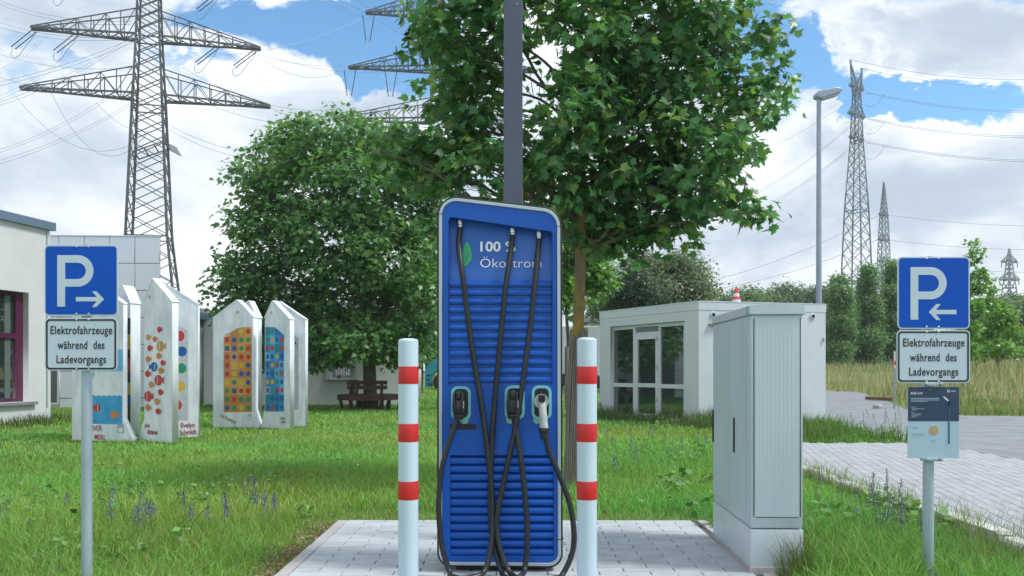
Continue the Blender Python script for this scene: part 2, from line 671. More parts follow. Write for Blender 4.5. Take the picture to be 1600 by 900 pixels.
# asphalt road, then the parking bay of small pavers
ROAD = [(7.12, -10), (60, -10), (60, 23.0), (13.9, 23.0), (12.4, 23.3), (12.3, 26.3), (15.0, 34), (19.3, 47.3), (18.0, 48.7), (14.5, 48.7), (9.6, 30), (7.9, 21), (7.0, 17.5), (6.95, 14.5), (7.12, 14.5)]
road = sheet('road', ROAD, -.020, M_asphalt)
BAY = [(3.62, 2.5), (7.12, 2.5), (7.12, 14.5), (3.68, 14.5)]
bay = sheet('parking_bay', BAY, -.016, M_joint)
TM[bay.name] = Matrix()
ang = R(13)
ca, sa = math.cos(ang), math.sin(ang)
PL, PW = .24, .12
pcs = []
for i in range(-120, 120):
    for j in range(-10, 80):
        a = (j + (.5 if i % 2 else 0)) * PL
        b = i * PW
        x = 3.6 + a * sa + b * ca
        yq = 2.5 + a * ca - b * sa
        if 3.72 < x < 7.03 and 2.6 < yq < 14.4:
            pcs.append((x, yq))
vis = [p for p in pcs if abs(p[0] / p[1]) < .61 and p[1] > 5.6]
hid = [p for p in pcs if p not in set(vis)]
vis.sort(key=lambda p: p[1])
rotp = Matrix.Rotation(-ang, 4, 'Z')
bmesh_pv = []
for mt in (M_paverC, M_paverC, M_paverC, M_paverD):
    pm = MB()
    pm.bbox((0, 0, -.03), (PW - .006, PL - .001, .06), .0022)
    bmesh_pv.append(pm.mesh('paver', mt))
for x, yq in vis[:300]:
    o = link(bpy.data.objects.new('paver', bmesh_pv[random.randrange(4)]), bay)
    o.location = (x, yq, random.uniform(-.001, .001))
    o.rotation_euler = (0, 0, -ang)
far = MB()
r3 = rotp.to_3x3()
for x, yq in vis[300:] + hid:
    if yq > 4:
        far.box((x, yq, -.03 + random.uniform(-.001, .001)), (PW - .006, PL - .001, .06), r3, int(random.random() < .2))
stuff(far.build('paving', [M_paverC, M_paverD], bay))
M_kerb = principled('kerb_concrete', (.62, .62, .60), .85, col2=(.40, .40, .36), vscale=7, bump=.3, coords='World')
for k in range(11):
    kz = 2.6 + k * 1.02
    L = random.uniform(.9, .98)
    m = MB()
    m.bbox((0, 0, 0), (.13, L, .16), .022)
    for i, v in enumerate(m.v):
        m.v[i] = (v[0] + random.uniform(-.008, .008), v[1] + random.uniform(-.012, .012), v[2] + random.uniform(-.010, .010))
    o = m.build('kerb_stone', M_kerb, bay)
    o.location = (3.60 + random.uniform(-.02, .02), kz, -.030 + random.uniform(-.016, .016))
    o.rotation_euler = (random.uniform(-.02, .02), random.uniform(-.06, .06), random.uniform(-.03, .03))

# bank of tall grass beyond the road
def bank_h(x, yq):
    edge = 12.5 + max(0, yq - 26) * .32
    d = min((yq - 23.4) / 16, max((x - edge) / 7, (yq - 49) / 9))
    d = max(0, min(1, d))
    return 1.15 * d * d * (3 - 2 * d)


m = MB()
xs = np.linspace(11, 110, 60)
ys = np.linspace(22.8, 120, 60)
vs = [(x, yq, -.035 + bank_h(x, yq) - (.02 if bank_h(x, yq) <= 0 else 0)) for yq in ys for x in xs]
fs = [(j * 60 + i, j * 60 + i + 1, (j + 1) * 60 + i + 1, (j + 1) * 60 + i) for j in range(59) for i in range(59)]
m.add(vs, fs)
M_dry = principled('meadow_soil', (.22, .21, .09), .95, col2=(.12, .16, .05), vscale=.6, coords='World')
structure(m.build('meadow_bank', M_dry, smooth=True))

# ------------------------------------------------------------------ charger
def charger():
    Z = 5.24
    t = thing('charging_station', 'tall blue electric car charging station with three black cables', 'charging station', (-.07, Z + .2, 0))
    M = frame_mat((0, Z, 0), (1, Z, 0))
    q = lambda px, py, off=0: uv(M, px, py, off)
    o = [q(683, 885), q(879.5, 887), q(878, 326), q(683, 303.5)]
    bw = rpoly(o, [.085, .085, .125, .115], 10)
    plate('body', [bw], -.40, -.128, M_black, t, M, .008)
    bi = rpoly([q(690, 878), q(872, 880), q(871, 334), q(690, 312)], [.06, .06, .09, .09], 10)
    plate('body_shell', [bw, bi], -.127, .004, M_black, t, M, .004)
    s = .004
    g = lambda dx: [q(683 + dx, 885 - dx), q(879.5 - dx, 887 - dx), q(878 - dx, 326 + dx * .95), q(683 + dx, 303.5 + dx * 1.1)]
    tr_o = rpoly(g(3.0), [.079, .079, .117, .107], 10)
    tr_i = rpoly(g(8.0), [.058, .058, .095, .085], 10)
    plate('trim', [tr_o, tr_i], .002, .016, M_trim, t, M, .0025)
    pn = rpoly(g(8.3), [.057, .057, .094, .084], 10)
    hole1 = rpoly([q(701, 603), q(863, 603), q(863, 362.5), q(701, 339)], [.004, .004, .02, .02], 4)
    hole2 = [q(704, 868), q(865, 868), q(865, 711), q(704, 711)]
    plate('front_panel', [pn, hole1, hole2], -.03, .010, M_blue, t, M, .002)
    # the two short seams in the trim
    for (xa, xb, yq) in ((683.5, 692, 335), (870, 878, 354), (683.5, 692, 840), (870, 878, 842)):
        a, b = q(xa, yq), q(xb, yq)
        MB().box(M @ Vector(((a[0] + b[0]) / 2, a[1], .0165)), (b[0] - a[0], .001, .004)).build('trim_seam', M_dark, t)
    # recess: back wall leaning out towards the bottom, side cheeks and ceiling
    lx, rx = q(701, 500)[0], q(863, 500)[0]
    yb, ytl, ytr = q(700, 603)[1], q(701, 339)[1], q(863, 362.5)[1]
    zt = q(700, 430)[1]
    m = MB()
    D = .080
    a = lambda x, yq, z: M @ Vector((x, yq, z))
    m.add([a(lx, yb, -.012), a(rx, yb, -.012), a(rx, zt, -.035), a(lx, zt, -.035), a(rx, ytr + .01, -D), a(lx, ytl + .01, -D)],
          [(0, 1, 2, 3), (3, 2, 4, 5)])
    m.build('recess_panel', M_blue2, t)
    m = MB()
    m.add([a(lx, yb, .0), a(lx, yb, -.012), a(lx, zt, -.035), a(lx, ytl, -D), a(lx, ytl, .0)], [(0, 1, 2, 3, 4)])
    m.add([a(rx, yb, .0), a(rx, yb, -.012), a(rx, zt, -.035), a(rx, ytr, -D), a(rx, ytr, .0)], [(4, 3, 2, 1, 0)])
    m.add([a(lx, ytl, 0), a(lx, ytl, -D), a(rx, ytr, -D), a(rx, ytr, 0)], [(0, 1, 2, 3)])
    m.build('recess_cheek', M_blue2, t)

    def slat(x0, x1, ytop, ybot, off0, off1):
        """curved louvre blade: tucked in at its top, bulging above a dark gap"""
        hgt = ytop - ybot
        prof = [(0, -.020), (.10, -.018), (.16, -.004), (.26, .006), (.45, .0105), (.72, .0115), (.88, .008), (.93, .001), (.93, -.018)]
        vs, fs = [], []
        for sx in (x0, x1):
            for tt, dz in prof:
                vs.append(a(sx, ybot + hgt * (1 - tt * 1.0) - hgt * .04, (off0 * (1 - tt) + off1 * tt) + dz))
        n = len(prof)
        for i in range(n - 1):
            fs.append((i, i + 1, n + i + 1, n + i))
        fs.append(tuple(range(n))[::-1])
        fs.append(tuple(range(n, 2 * n)))
        sb = MB()
        sb.add(vs, fs)
        return sb.build('slat', M_blue, t, True)
    for k in range(12):
        y0, y1 = 435 + 13.6 * k, 435 + 13.6 * (k + 1)
        f0 = -.030 + .026 * k / 12
        f1 = -.030 + .026 * (k + 1) / 12
        slat(lx + .003, rx - .003, q(700, y0)[1], q(700, y1)[1], f0, f1)
    bk = MB()
    b0, b1 = q(704, 868), q(865, 711)
    bk.add([a(b0[0], b0[1], -.028), a(b1[0], b0[1], -.028), a(b1[0], b1[1], -.028), a(b0[0], b1[1], -.028)], [(0, 1, 2, 3)])
    bk.build('louvre_backing', M_blue2, t)
    for k in range(12):
        y0, y1 = 712 + 12.95 * k, 712 + 12.95 * (k + 1)
        slat(b0[0] + .003, b1[0] - .003, q(700, y0)[1], q(700, y1)[1], -.004, -.004)
    # print on the leaning recess wall
    p0 = a(lx, zt, -.035)
    p1 = a(rx, zt, -.035)
    upv = (a(lx, ytl + .01, -D) - p0).normalized()
    ux = Vector((1, 0, 0))
    uz = ux.cross(upv)
    Mr = Matrix(((ux.x, upv.x, uz.x, p0.x), (ux.y, upv.y, uz.y, p0.y), (ux.z, upv.z, uz.z, p0.z), (0, 0, 0, 1)))
    a0 = uv(Mr, 751, 392.5)
    a1 = uv(Mr, 751, 418)
    for body, px0, px1, py, size, bold in (('100 %', 750.5, 805.5, 392.7, .087, .0022), ('Ökostrom', 750.5, 846, 418, .082, -.0006)):
        ob = text('lettering', body, size, 0, 0, 0, M_print, None, Matrix(), 1, bold, 'LEFT', 1.04)
        xv = [v.co.x for v in ob.data.vertices]
        q0, q1 = uv(Mr, px0, py), uv(Mr, px1, py)
        kx = (q1[0] - q0[0]) / (max(xv) - min(xv))
        ob.data.transform(Mr @ Matrix.Translation((q0[0], q0[1], .002)) @ Matrix.Diagonal((kx, 1, 1, 1)) @ Matrix.Translation((-min(xv), 0, 0)))
        ob.parent = t
        ob.matrix_parent_inverse = TM[t.name].inverted()
    lp = [(724, 418), (722, 402), (723, 392), (729, 378), (735, 388), (737.5, 399), (736, 407), (730, 414)]
    lpp = spline([(*uv(Mr, *p), 0) for p in lp + [lp[0]]], 4)[:-1]
    plate('leaf_emblem', [[(v.x, v.y) for v in lpp]], .0010, .0022, M_leafgreen, t, Mr)
    vein = spline([(*uv(Mr, px, py), 0) for px, py in ((724.5, 413), (729, 406), (731.5, 398), (732, 393))], 6)
    c = [(v.x - .0022, v.y) for v in vein] + [(v.x + .0022, v.y) for v in vein[::-1]]
    plate('leaf_vein', [c], .0024, .003, M_blue2, t, Mr)
    # cable glands under the slanted ceiling
    for gx, gy in ((719, 343), (801, 355.5), (842.5, 361)):
        gxx, gyy = q(gx, gy, -.05)
        mb = MB().lathe([(.020, .0), (.0215, -.006), (.0215, -.016), (.018, -.017), (.018, -.022), (.0205, -.023), (.0205, -.032), (.016, -.035), (.0155, -.048)], n=14)
        og = mb.build('cable_gland', M_chrome, t, True)
        wl = M @ Vector((gxx, gyy, -.05))
        og.location = wl
    # sockets, plugs
    for sx, sy, kind in ((720.5, 630, 'black'), (804, 629, 'black'), (846, 629, 'white')):
        w2, h2 = 15.5, 26.5
        o_ = rpoly([q(sx - w2, sy + h2), q(sx + w2, sy + h2), q(sx + w2, sy - h2), q(sx - w2, sy - h2)], .042, 8)
        i_ = rpoly([q(sx - w2 + 4.3, sy + h2 - 4.3), q(sx + w2 - 4.3, sy + h2 - 4.3), q(sx + w2 - 4.3, sy - h2 + 4.3), q(sx - w2 + 4.3, sy - h2 + 4.3)], .028, 8)
        soc = plate('socket', [i_], .0105, .014, M_black, t, M)
        TM[soc.name] = Matrix()
        plate('ring', [o_, i_], .0105, .019, M_teal, t, M, .002)
        st = plate('sticker', [circ(*q(sx + (5.5 if kind == 'black' and sx < 760 else -6.5), 655.5), .026)], .0105, .0115, M_sticker, t, M)
        ctr = q(sx, sy)
        if kind == 'black':
            pl = MB()
            c0 = Vector((ctr[0] - .012, ctr[1] + .018, 0))
            # head against the socket, then the angled grip
            pl.bbox(a(c0.x, c0.y + .015, .045), (.058, .075, .075), .016)
            pl.bbox(a(c0.x, c0.y - .035, .058), (.074, .07, .095), .020)
            pl.bbox(a(c0.x - .025, c0.y - .01, .085), (.016, .03, .12), .007)
            pl.bbox(a(c0.x + .025, c0.y - .01, .085), (.016, .03, .12), .007)
            pl.bbox(a(c0.x, c0.y + .035, .09), (.028, .045, .05), .010)
            pb = pl.build('plug', M_plugdark, t, True)
            MB().lathe([(.030, 0), (.033, -.006), (.030, -.022), (.024, -.03)], a(c0.x, c0.y - .085, .062), 16).build('collar', M_black, t, True)
            pr = MB()
            for k in range(4):
                pr.box(a(c0.x + .033, c0.y - .04 + .011 * k, .107), (.004, .003, .006))
            pr.build('plug_marking', M_print, t)
        else:
            pl = MB()
            Mx = Matrix.Rotation(PI / 2, 3, 'X')
            pl.lathe([(.0, .0), (.044, .0), (.046, .01), (.044, .035), (.0, .036)][1:4], a(ctr[0] - .002, ctr[1] + .008, .016), 24, Mx)
            pl.build('plug_face', M_plugwhite, t, True)
            gp = MB()
            x0, y0 = ctr[0] + .004, ctr[1]
            gp.tube([a(x0 - .004, y0 + .02, .045), a(x0, y0 - .02, .075), a(x0 + .004, y0 - .09, .085), a(x0 + .009, y0 - .155, .083)], [.022, .024, .024, .027], 12)
            gp.build('plug', M_plugwhite, t, True)
            MB().bbox(a(x0 - .004, y0 + .028, .070), (.040, .055, .045), .008).build('latch', M_black, t)
            MB().lathe([(.031, .0), (.034, -.006), (.032, -.024), (.024, -.026), (.022, -.07)], a(x0 + .009, y0 - .15, .083), 16).build('collar', M_black, t, True)
    lb = rrect(*q(703, 671), *q(744.5, 662.5), .003, 3)
    plate('label_strip', [lb], .0105, .014, M_black, t, M)

    # cables: gland -> loop on the ground -> plug
    def cp(px, py, z):
        return M @ Vector((*q(px, py, z), z))
    fl = .021
    c1 = [cp(719, 356, -.05), cp(717, 385, -.02), cp(722, 425, .035), cp(729, 480, .04), cp(740, 560, .04), cp(754, 645, .05), cp(763, 715, .06), cp(769, 775, .07), cp(770, 820, .09), cp(764, 872, .13), cp(756, 893, .17)]
    c1 += [Vector((-.20, 5.02, fl + .005)), Vector((-.29, 4.98, fl)), Vector((-.36, 5.01, .03))]
    c1 += [cp(702, 893, .15), cp(690, 850, .13), cp(685.5, 790, .12), cp(690, 735, .10), cp(702, 690, .08), cp(711, 665, .066), cp(716.5, 646, .062)]
    c2 = [cp(801, 368, -.05), cp(797, 400, -.01), cp(790, 450, .035), cp(783, 520, .04), cp(775.5, 600, .045), cp(770, 670, .05), cp(767, 730, .055), cp(766, 790, .06), cp(770, 845, .08), cp(782, 888, .13)]
    c2 += [Vector((-.045, 5.02, fl)), Vector((.0, 4.97, fl)), Vector((.05, 5.0, .03))]
    c2 += [cp(820, 888, .13), cp(824, 840, .12), cp(821, 780, .11), cp(813, 710, .09), cp(806, 670, .07), cp(802.5, 648, .062)]
    c3 = [cp(842.5, 374, -.05), cp(839.5, 405, -.01), cp(834, 460, .035), cp(826, 530, .05), cp(815, 610, .07), cp(803, 680, .075), cp(789, 745, .08), cp(777.5, 800, .09), cp(777, 835, .10), cp(786, 872, .13), cp(799, 897, .17)]
    c3 += [Vector((.07, 4.94, fl)), Vector((.17, 4.93, fl)), Vector((.25, 4.97, fl + .003))]
    c3 += [cp(878, 899, .15), cp(893, 868, .12), cp(897, 835, .11), cp(891, 790, .10), cp(875, 745, .09), cp(858, 706, .085), cp(853, 682, .083), cp(851.5, 674, .083)]
    for c in (c1, c2, c3):
        MB().tube(spline(c, 8), .0170, 12).build('cable', M_cable, t, True)
    # plinth
    MB().bbox((-.07 + .0, Z + .2, .035), (.56, .30, .07), .004).build('plinth', M_black, t)


charger()

# ------------------------------------------------------------------ bollards
def bollard(px, ptop, label):
    Z = 4.62
    x = (px - CX) * Z / F
    t = thing('bollard', label, 'bollard', (x, Z, 0), 'red and white bollards guarding the charger')
    r = .0545
    top = H + (HY - ptop) * Z / F
    MB().lathe([(r, -.02), (r, top - .018), (r * .985, top - .013), (r * .86, top - .006), (r * .5, top - .001), (r * .1, top)], (x, Z, 0), 40).build('post', M_white, t, True)
    MB().lathe([(.115, .0), (.115, .008), (.11, .010)], (x, Z, 0), 28).build('base_plate', M_galv, t, True)
    for y0, y1 in ((572.5, 600), (662.5, 691), (753, 782)):
        za, zb = H + (HY - y1) * (Z - r) / F, H + (HY - y0) * (Z - r) / F
        n = 48
        m = MB()
        m.lathe([(r + .0008, za), (r + .0011, za + .001), (r + .0011, zb - .001), (r + .0008, zb)], (x, Z, 0), 40)
        m.build('band', M_red, t, True)


bollard(638.0, 528.5, 'red and white bollard in front of the left side of the blue charger')
bollard(917.0, 527, 'red and white bollard between the blue charger and the grey cabinet')

# ------------------------------------------------------------------ parking signs
def parking_sign(Z, x0, y0, x1, y1, s0, s1, sy0, sy1, pole_px, arrow, label, board=None):
    xc = (pole_px - CX) * Z / F
    t = thing('parking_sign', label, 'road sign', (xc, Z + .05, 0), 'parking signs for electric cars')
    M = frame_mat((0, Z, 0), (1, Z, 0))
    q = lambda px, py, off=0: uv(M, px, py, off)
    top = q(0, y0)[1]
    bottom = -.3
    MB().tube([(xc, Z + .047, bottom), (xc, Z + .047, top - .005)], .030, 20).build('post', M_galv, t, True)
    MB().lathe([(.031, 0), (.031, .008), (.02, .012)], (xc, Z + .047, top - .006), 18).build('post_cap', M_black, t, True)
    # blue plate
    a, b = q(x0, y1), q(x1, y0)
    o = rrect(a[0], a[1], b[0], b[1], .028)
    e = .0085
    i = rrect(a[0] + e, a[1] + e, b[0] - e, b[1] - e, .020)
    pb = plate('sign_plate', [o], -.003, 0, M_signwhite, t, M, .0008)
    plate('blue_field', [i], .0004, .0014, M_signblue, t, M)
    wd, ht = b[0] - a[0], b[1] - a[1]
    L = lambda u, v: (a[0] + wd * u, a[1] + ht * (1 - v))
    # big letter P
    st = [L(.178, .87), L(.178, .145)]
    oc, ic = [], []
    R0, R1 = .222 * ht, .115 * ht
    cx, cyv = L(.455, .367)
    n = 20
    oc = [(cx + R0 * math.cos(PI / 2 - PI * k / n), cyv + R0 * math.sin(PI / 2 - PI * k / n)) for k in range(n + 1)]
    ic = [(cx + R1 * math.cos(PI / 2 - PI * k / n), cyv + R1 * math.sin(PI / 2 - PI * k / n)) for k in range(n + 1)]
    outer = [L(.178, .145)] + oc[:] + [L(.285, 0)[:1] + (oc[-1][1],), L(.285, .87), L(.178, .87)]
    outer[0] = (outer[0][0], oc[0][1])
    inner = [(L(.285, 0)[0], ic[0][1])] + ic + [(L(.285, 0)[0], ic[-1][1])]
    plate('letter_p', [outer, inner], .0018, .0026, M_signwhite, t, M)
    ap = [(.43, .735), (.715, .735), (.648, .655), (.708, .655), (.812, .765), (.708, .875), (.648, .875), (.715, .795), (.43, .795)]
    if arrow < 0:
        ap = [(1.242 - u, v) for u, v in ap][::-1]
    plate('arrow', [[L(u, v) for u, v in ap]], .0018, .0026, M_signwhite, t, M)
    # supplementary plate
    c, d = q(s0, sy1), q(s1, sy0)
    plate('text_plate', [rrect(c[0], c[1], d[0], d[1], .028)], -.003, 0, M_signwhite, t, M, .0008)
    e1, e2 = .007, .017
    plate('text_border', [rrect(c[0] + e1, c[1] + e1, d[0] - e1, d[1] - e1, .022), rrect(c[0] + e2, c[1] + e2, d[0] - e2, d[1] - e2, .014)], .0004, .0012, M_signblack, t, M)
    hh = d[1] - c[1]
    mid = (c[0] + d[0]) / 2 + .001
    for body, v, wdt in (('Elektrofahrzeuge', .345, .355), ('während  des', .625, .27), ('Ladevorgangs', .895, .285)):
        yb = d[1] - hh * v + .012
        ob = text('lettering', body, .066, 0, 0, 0, M_signblack, None, Matrix(), 1, .0009, 'CENTER', 1.10)
        me = ob.data
        xsv = [vv_.co.x for vv_ in me.vertices]
        k = wdt / (max(xsv) - min(xsv))
        me.transform(M @ Matrix.Translation((mid, yb, .0010)) @ Matrix.Diagonal((k, 1.0, 1, 1)))
        ob.parent = t
        ob.matrix_parent_inverse = TM[t.name].inverted()
    bolts = MB()
    Mx = Matrix.Rotation(PI / 2, 3, 'X')
    for by in (a[1] + .012, b[1] - .010, c[1] + .008, d[1] - .010):
        for bx in (xc - .035, xc + .035):
            ob = MB().lathe([(.0062, 0), (.0062, .003), (.0035, .005)], M @ Vector((bx, by, .0005)), 10, Mx).build('bolt', M_bolt, t, True)
    for cy_ in (a[1] + .03, b[1] - .03, (c[1] + d[1]) / 2):
        MB().bbox((xc, Z + .022, cy_), (.10, .03, .028), .003).build('clamp', M_galv, t)
    if board:
        bx0, by0, bx1, by1 = board
        e, f_ = q(bx0, by1), q(bx1, by0)
        bp = plate('info_board', [[(e[0], e[1]), (f_[0], e[1]), (f_[0], f_[1]), (e[0], f_[1])]], -.003, 0, principled('board_pale', (.38, .54, .65), .35), t, M)
        ys = q(0, 658)[1]
        plate('board_field', [[(e[0] + .0005, ys), (f_[0] - .0005, ys), (f_[0] - .0005, f_[1] - .0005), (e[0] + .0005, f_[1] - .0005)]], .0004, .0012, principled('board_navy', (.022, .05, .11), .35), t, M)
        Bq = lambda u, v: q(bx0 + (bx1 - bx0) * u, by0 + (by1 - by0) * v)
        M_bt = principled('board_text', (.30, .38, .47), .5)
        text('lettering', 'BASE SLIM', .019, *Bq(.055, .105), .0016, M_print, t, M, .82)
        blocks = []
        for (u0, v0, u1, v1) in ((.055, .155, .60, .168), (.055, .178, .61, .190), (.055, .198, .38, .208), (.06, .28, .16, .288), (.07, .303, .32, .311), (.07, .32, .17, .327), (.06, .352, .12, .36), (.07, .375, .27, .382), (.07, .39, .25, .397), (.07, .405, .2, .412), (.07, .42, .15, .427), (.40, .035, .46, .040), (.84, .052, .93, .068)):
            blocks.append(plate('x', [[Bq(u0, v1), Bq(u1, v1), Bq(u1, v0), Bq(u0, v0)]], .0014, .002, M_bt, None, M, make=False))
        ccx, ccy = Bq(.79, .058)
        blocks.append(plate('x', [circ(ccx, ccy, .0075), circ(ccx, ccy, .0045)], .0014, .002, M_print, None, M, make=False))
        for (u0, v0, u1, v1) in ((.08, .56, .2, .565), (.08, .575, .22, .58), (.08, .65, .32, .657), (.08, .67, .33, .677), (.45, .75, .55, .757), (.47, .77, .54, .776)):
            blocks.append(plate('x', [[Bq(u0, v1), Bq(u1, v1), Bq(u1, v0), Bq(u0, v0)]], .0004, .001, principled('board_faint', (.27, .43, .54), .4), None, M, make=False))
        stuff(join_meshes('printed_text', blocks, t))
        cxx, cyy = Bq(.505, .612)
        plate('seal', [circ(cxx, cyy, .027, 28)], .0004, .0012, principled('seal_gold', (.46, .33, .17), .5), t, M)
        mp = []
        M_pic = principled('picture_lamp', (.035, .085, .20), .5)
        for poly in ([(.785, .80), (.815, .80), (.810, .20), (.788, .20)], [(.69, .145), (.70, .13), (.79, .185), (.78, .205)], [(.79, .175), (.80, .155), (.82, .165), (.81, .27), (.79, .27)]):
            mp.append(plate('x', [[Bq(u, v) for u, v in poly]], .0022, .0028, M_print if poly[0][0] == .69 else M_pic, None, M, make=False))
        join_meshes('printed_lamp', mp, t)
        for cyp in (600.5, 718):
            yq = q(0, cyp)[1]
            MB().bbox((xc, Z + .012, yq), (.112, .05, .020), .004).build('board_clamp', M_galv, t)
            for sx in (-.042, .042):
                MB().lathe([(.011, 0), (.012, .004), (.010, .010), (.004, .012)], M @ Vector((xc + sx, yq + .004, .014)), 12, Mx).build('bolt', M_bolt, t, True)


parking_sign(4.875, 69.2, 382.6, 184.6, 493.6, 70, 183.5, 496.7, 579.2, 129.3, 1,
             'blue parking sign with its arrow pointing right, nearest the painted slabs')
parking_sign(4.92, 1402.2, 401, 1515.5, 514.2, 1401, 1515.8, 515.8, 598.6, 1456.8, -1,
             'blue parking sign with its arrow pointing left and an info board below', (1418.5, 604.5, 1498.5, 715.8))

# ------------------------------------------------------------------ cable cabinet
def cabinet():
    A = Vector((1.465, 5.21, 0))         # near left foot
    B = Vector((1.795, 5.21, 0))
    C = Vector((1.500, 6.33, 0))         # far left foot
    t = thing('distribution_cabinet', 'pale grey ribbed cable distribution cabinet standing at the pad edge', 'electrical cabinet', ((A + B) / 2)[:])
    u = Vector((1, 0, 0))
    d = (C - A)
    L = d.length
    d.normalize()
    rgt = Vector((d.y, -d.x, 0))
    Wd = .325
    def X(a, b, z):
        return A + rgt * a + d * b + Vector((0, 0, z))
    Mc = Matrix(((rgt.x, d.x, 0), (rgt.y, d.y, 0), (0, 0, 1)))
    MB().bbox(X(Wd / 2, L / 2, .01), (Wd + .012, L + .012, .05), .004, Mc).build('foundation', M_edging, t)
    MB().bbox(X(Wd / 2, L / 2, .135), (Wd, L, .262), .012, Mc).build('plinth', M_cabplinth, t, True)
    zt = 1.585
    b0 = .272
    # body with shallow vertical ribs on its faces
    ins = .003
    def ribs(p0, p1, n, dep, za, zb, outn):
        m = MB()
        k = 4 * n
        prof = []
        for i in range(n):
            for f0, dd in ((0.0, 0), (.12, dep), (.5, dep), (.62, 0)):
                prof.append(((i + f0) / n, dd))
        prof.append((1.0, 0))
        vs, fs = [], []
        for z in (za, zb):
            for s, dd in prof:
                p = p0 + (p1 - p0) * s + outn * dd
                vs.append((p.x, p.y, z))
        nn = len(prof)
        for i in range(nn - 1):
            fs.append((i, i + 1, nn + i + 1, nn + i))
        m.add(vs, fs)
        return m
    MB().bbox(X(Wd / 2, L / 2, (b0 + zt) / 2), (Wd - .008, L - .008, zt - b0), .010, Mc).build('body', M_cab, t, True)
    ribs(X(.028, -.0, 0), X(Wd - .028, -.0, 0), 11, .0004, .345, zt - .022, -d).build('end_panel', M_cab, t)
    for xx in (.020, Wd - .020):
        MB().box(X(xx, .0035, (.345 + zt - .02) / 2), (.0022, .010, zt - .02 - .345), Mc).build('seam', M_dark, t)
    MB().box(X(Wd / 2, .0035, .339), (.26, .002, .003), Mc).build('seam', M_dark, t)
    # two doors on the long left side
    for y0, y1 in ((.035, L / 2 - .002), (L / 2 + .002, L - .03)):
        dr = MB().bbox(X(.002, (y0 + y1) / 2, (.345 + zt - .02) / 2), (.014, y1 - y0, zt - .02 - .345), .003, Mc).build('door', M_cab, t)
        r_ = ribs(X(-.0056, y0 + .03, 0), X(-.0056, y1 - .03, 0), 16, .0004, .365, zt - .04, -rgt)
        r_.build('door_ribs', M_cab, t)
    for yy_, z0, z1 in ((.40, .70, .93), (L - .05, .71, .95)):
        MB().bbox(X(-.008, yy_, (z0 + z1) / 2), (.012, .024, z1 - z0), .003, Mc).build('handle', M_black, t)
    # lid: skirt and shallow pitched top with corrugations
    m = MB()
    m.bbox(X(Wd / 2, L / 2, zt + .028), (Wd + .018, L + .024, .056), .006, Mc)
    m.build('lid', M_cab, t)
    m = MB()
    n = 12
    vs, fs = [], []
    for b_ in (-.012, L + .012):
        for i in range(n * 2 + 1):
            s = i / (n * 2)
            z = zt + .0555 + .016 * math.sin(PI * s) + (.0028 if i % 2 else 0)
            p = X(-.006 + (Wd + .012) * s, b_, z)
            vs.append(p)
    nn = n * 2 + 1
    vs += [X(-.006, -.012, zt + .053), X(Wd + .006, -.012, zt + .053)]
    for i in range(nn - 1):
        fs.append((i, i + 1, nn + i + 1, nn + i))
    fs.append(tuple(range(nn))[::-1] + (2 * nn, 2 * nn + 1))
    m.add(vs, fs)
    m.build('lid_top', M_cab, t)
    MB().bbox(X(-.011, .035, zt + .03), (.008, .022, .048), .002, Mc).build('hinge', M_galv, t)


cabinet()

# ------------------------------------------------------------------ slim lamp post behind the charger
def lamp_post():
    Z = 6.2
    x = (801.8 - CX) * Z / F
    wd = .137
    t = thing('lamp_post', 'slim anthracite rectangular lamp post rising behind the blue charger', 'lamp post', (x, Z, 0))
    MB().bbox((x, Z, 2.4), (wd, .10, 4.8), .006).build('column', M_pole, t)
    for s in (-1, 1):
        MB().bbox((x + s * (wd / 2 + .001), Z, 2.42), (.004, .06, .30), .0008).build('reflector', M_red, t)
    MB().lathe([(.004, 0), (.004, .004)], (x + .03, Z - .052, 3.9), 8, Matrix.Rotation(PI / 2, 3, 'X')).build('rivet', M_bolt, t)
    m = MB()
    m.beam((x, Z, 4.78), (x - .75, Z, 5.15), .16, .06)
    m.build('lamp_arm', M_pole, t)
    m = MB()
    m.beam((x + .0, Z, 4.78), (x + .35, Z, 4.95), .16, .06)
    m.build('lamp_arm', M_pole, t)
    MB().bbox((x, Z, .006), (.26, .22, .012), .003).build('base_plate', M_galv, t)


lamp_post()

# ------------------------------------------------------------------ painted concrete slabs
def outline_page(L, hs_l, hs_r, apex_u, apex_h, foot_l=0.0, foot_r=0.0, fh=.30):
    """five-sided slab with a crooked gable and, where asked, a foot that flares out in a curve"""
    pts = []
    n = 6
    if foot_l:
        pts += [(-foot_l, 0)]
    else:
        pts += [(0, 0)]
    if foot_r:
        pts += [(L + foot_r, 0), (L + foot_r, .05), (L + foot_r * .8, .10), (L, .10 + fh)]
    else:
        pts += [(L, 0)]
    pts += [(L, hs_r), (L * apex_u, apex_h), (0, hs_l)]
    if foot_l:
        pts += [(0, .10 + fh), (-foot_l * .8, .10), (-foot_l, .05)]
    return pts


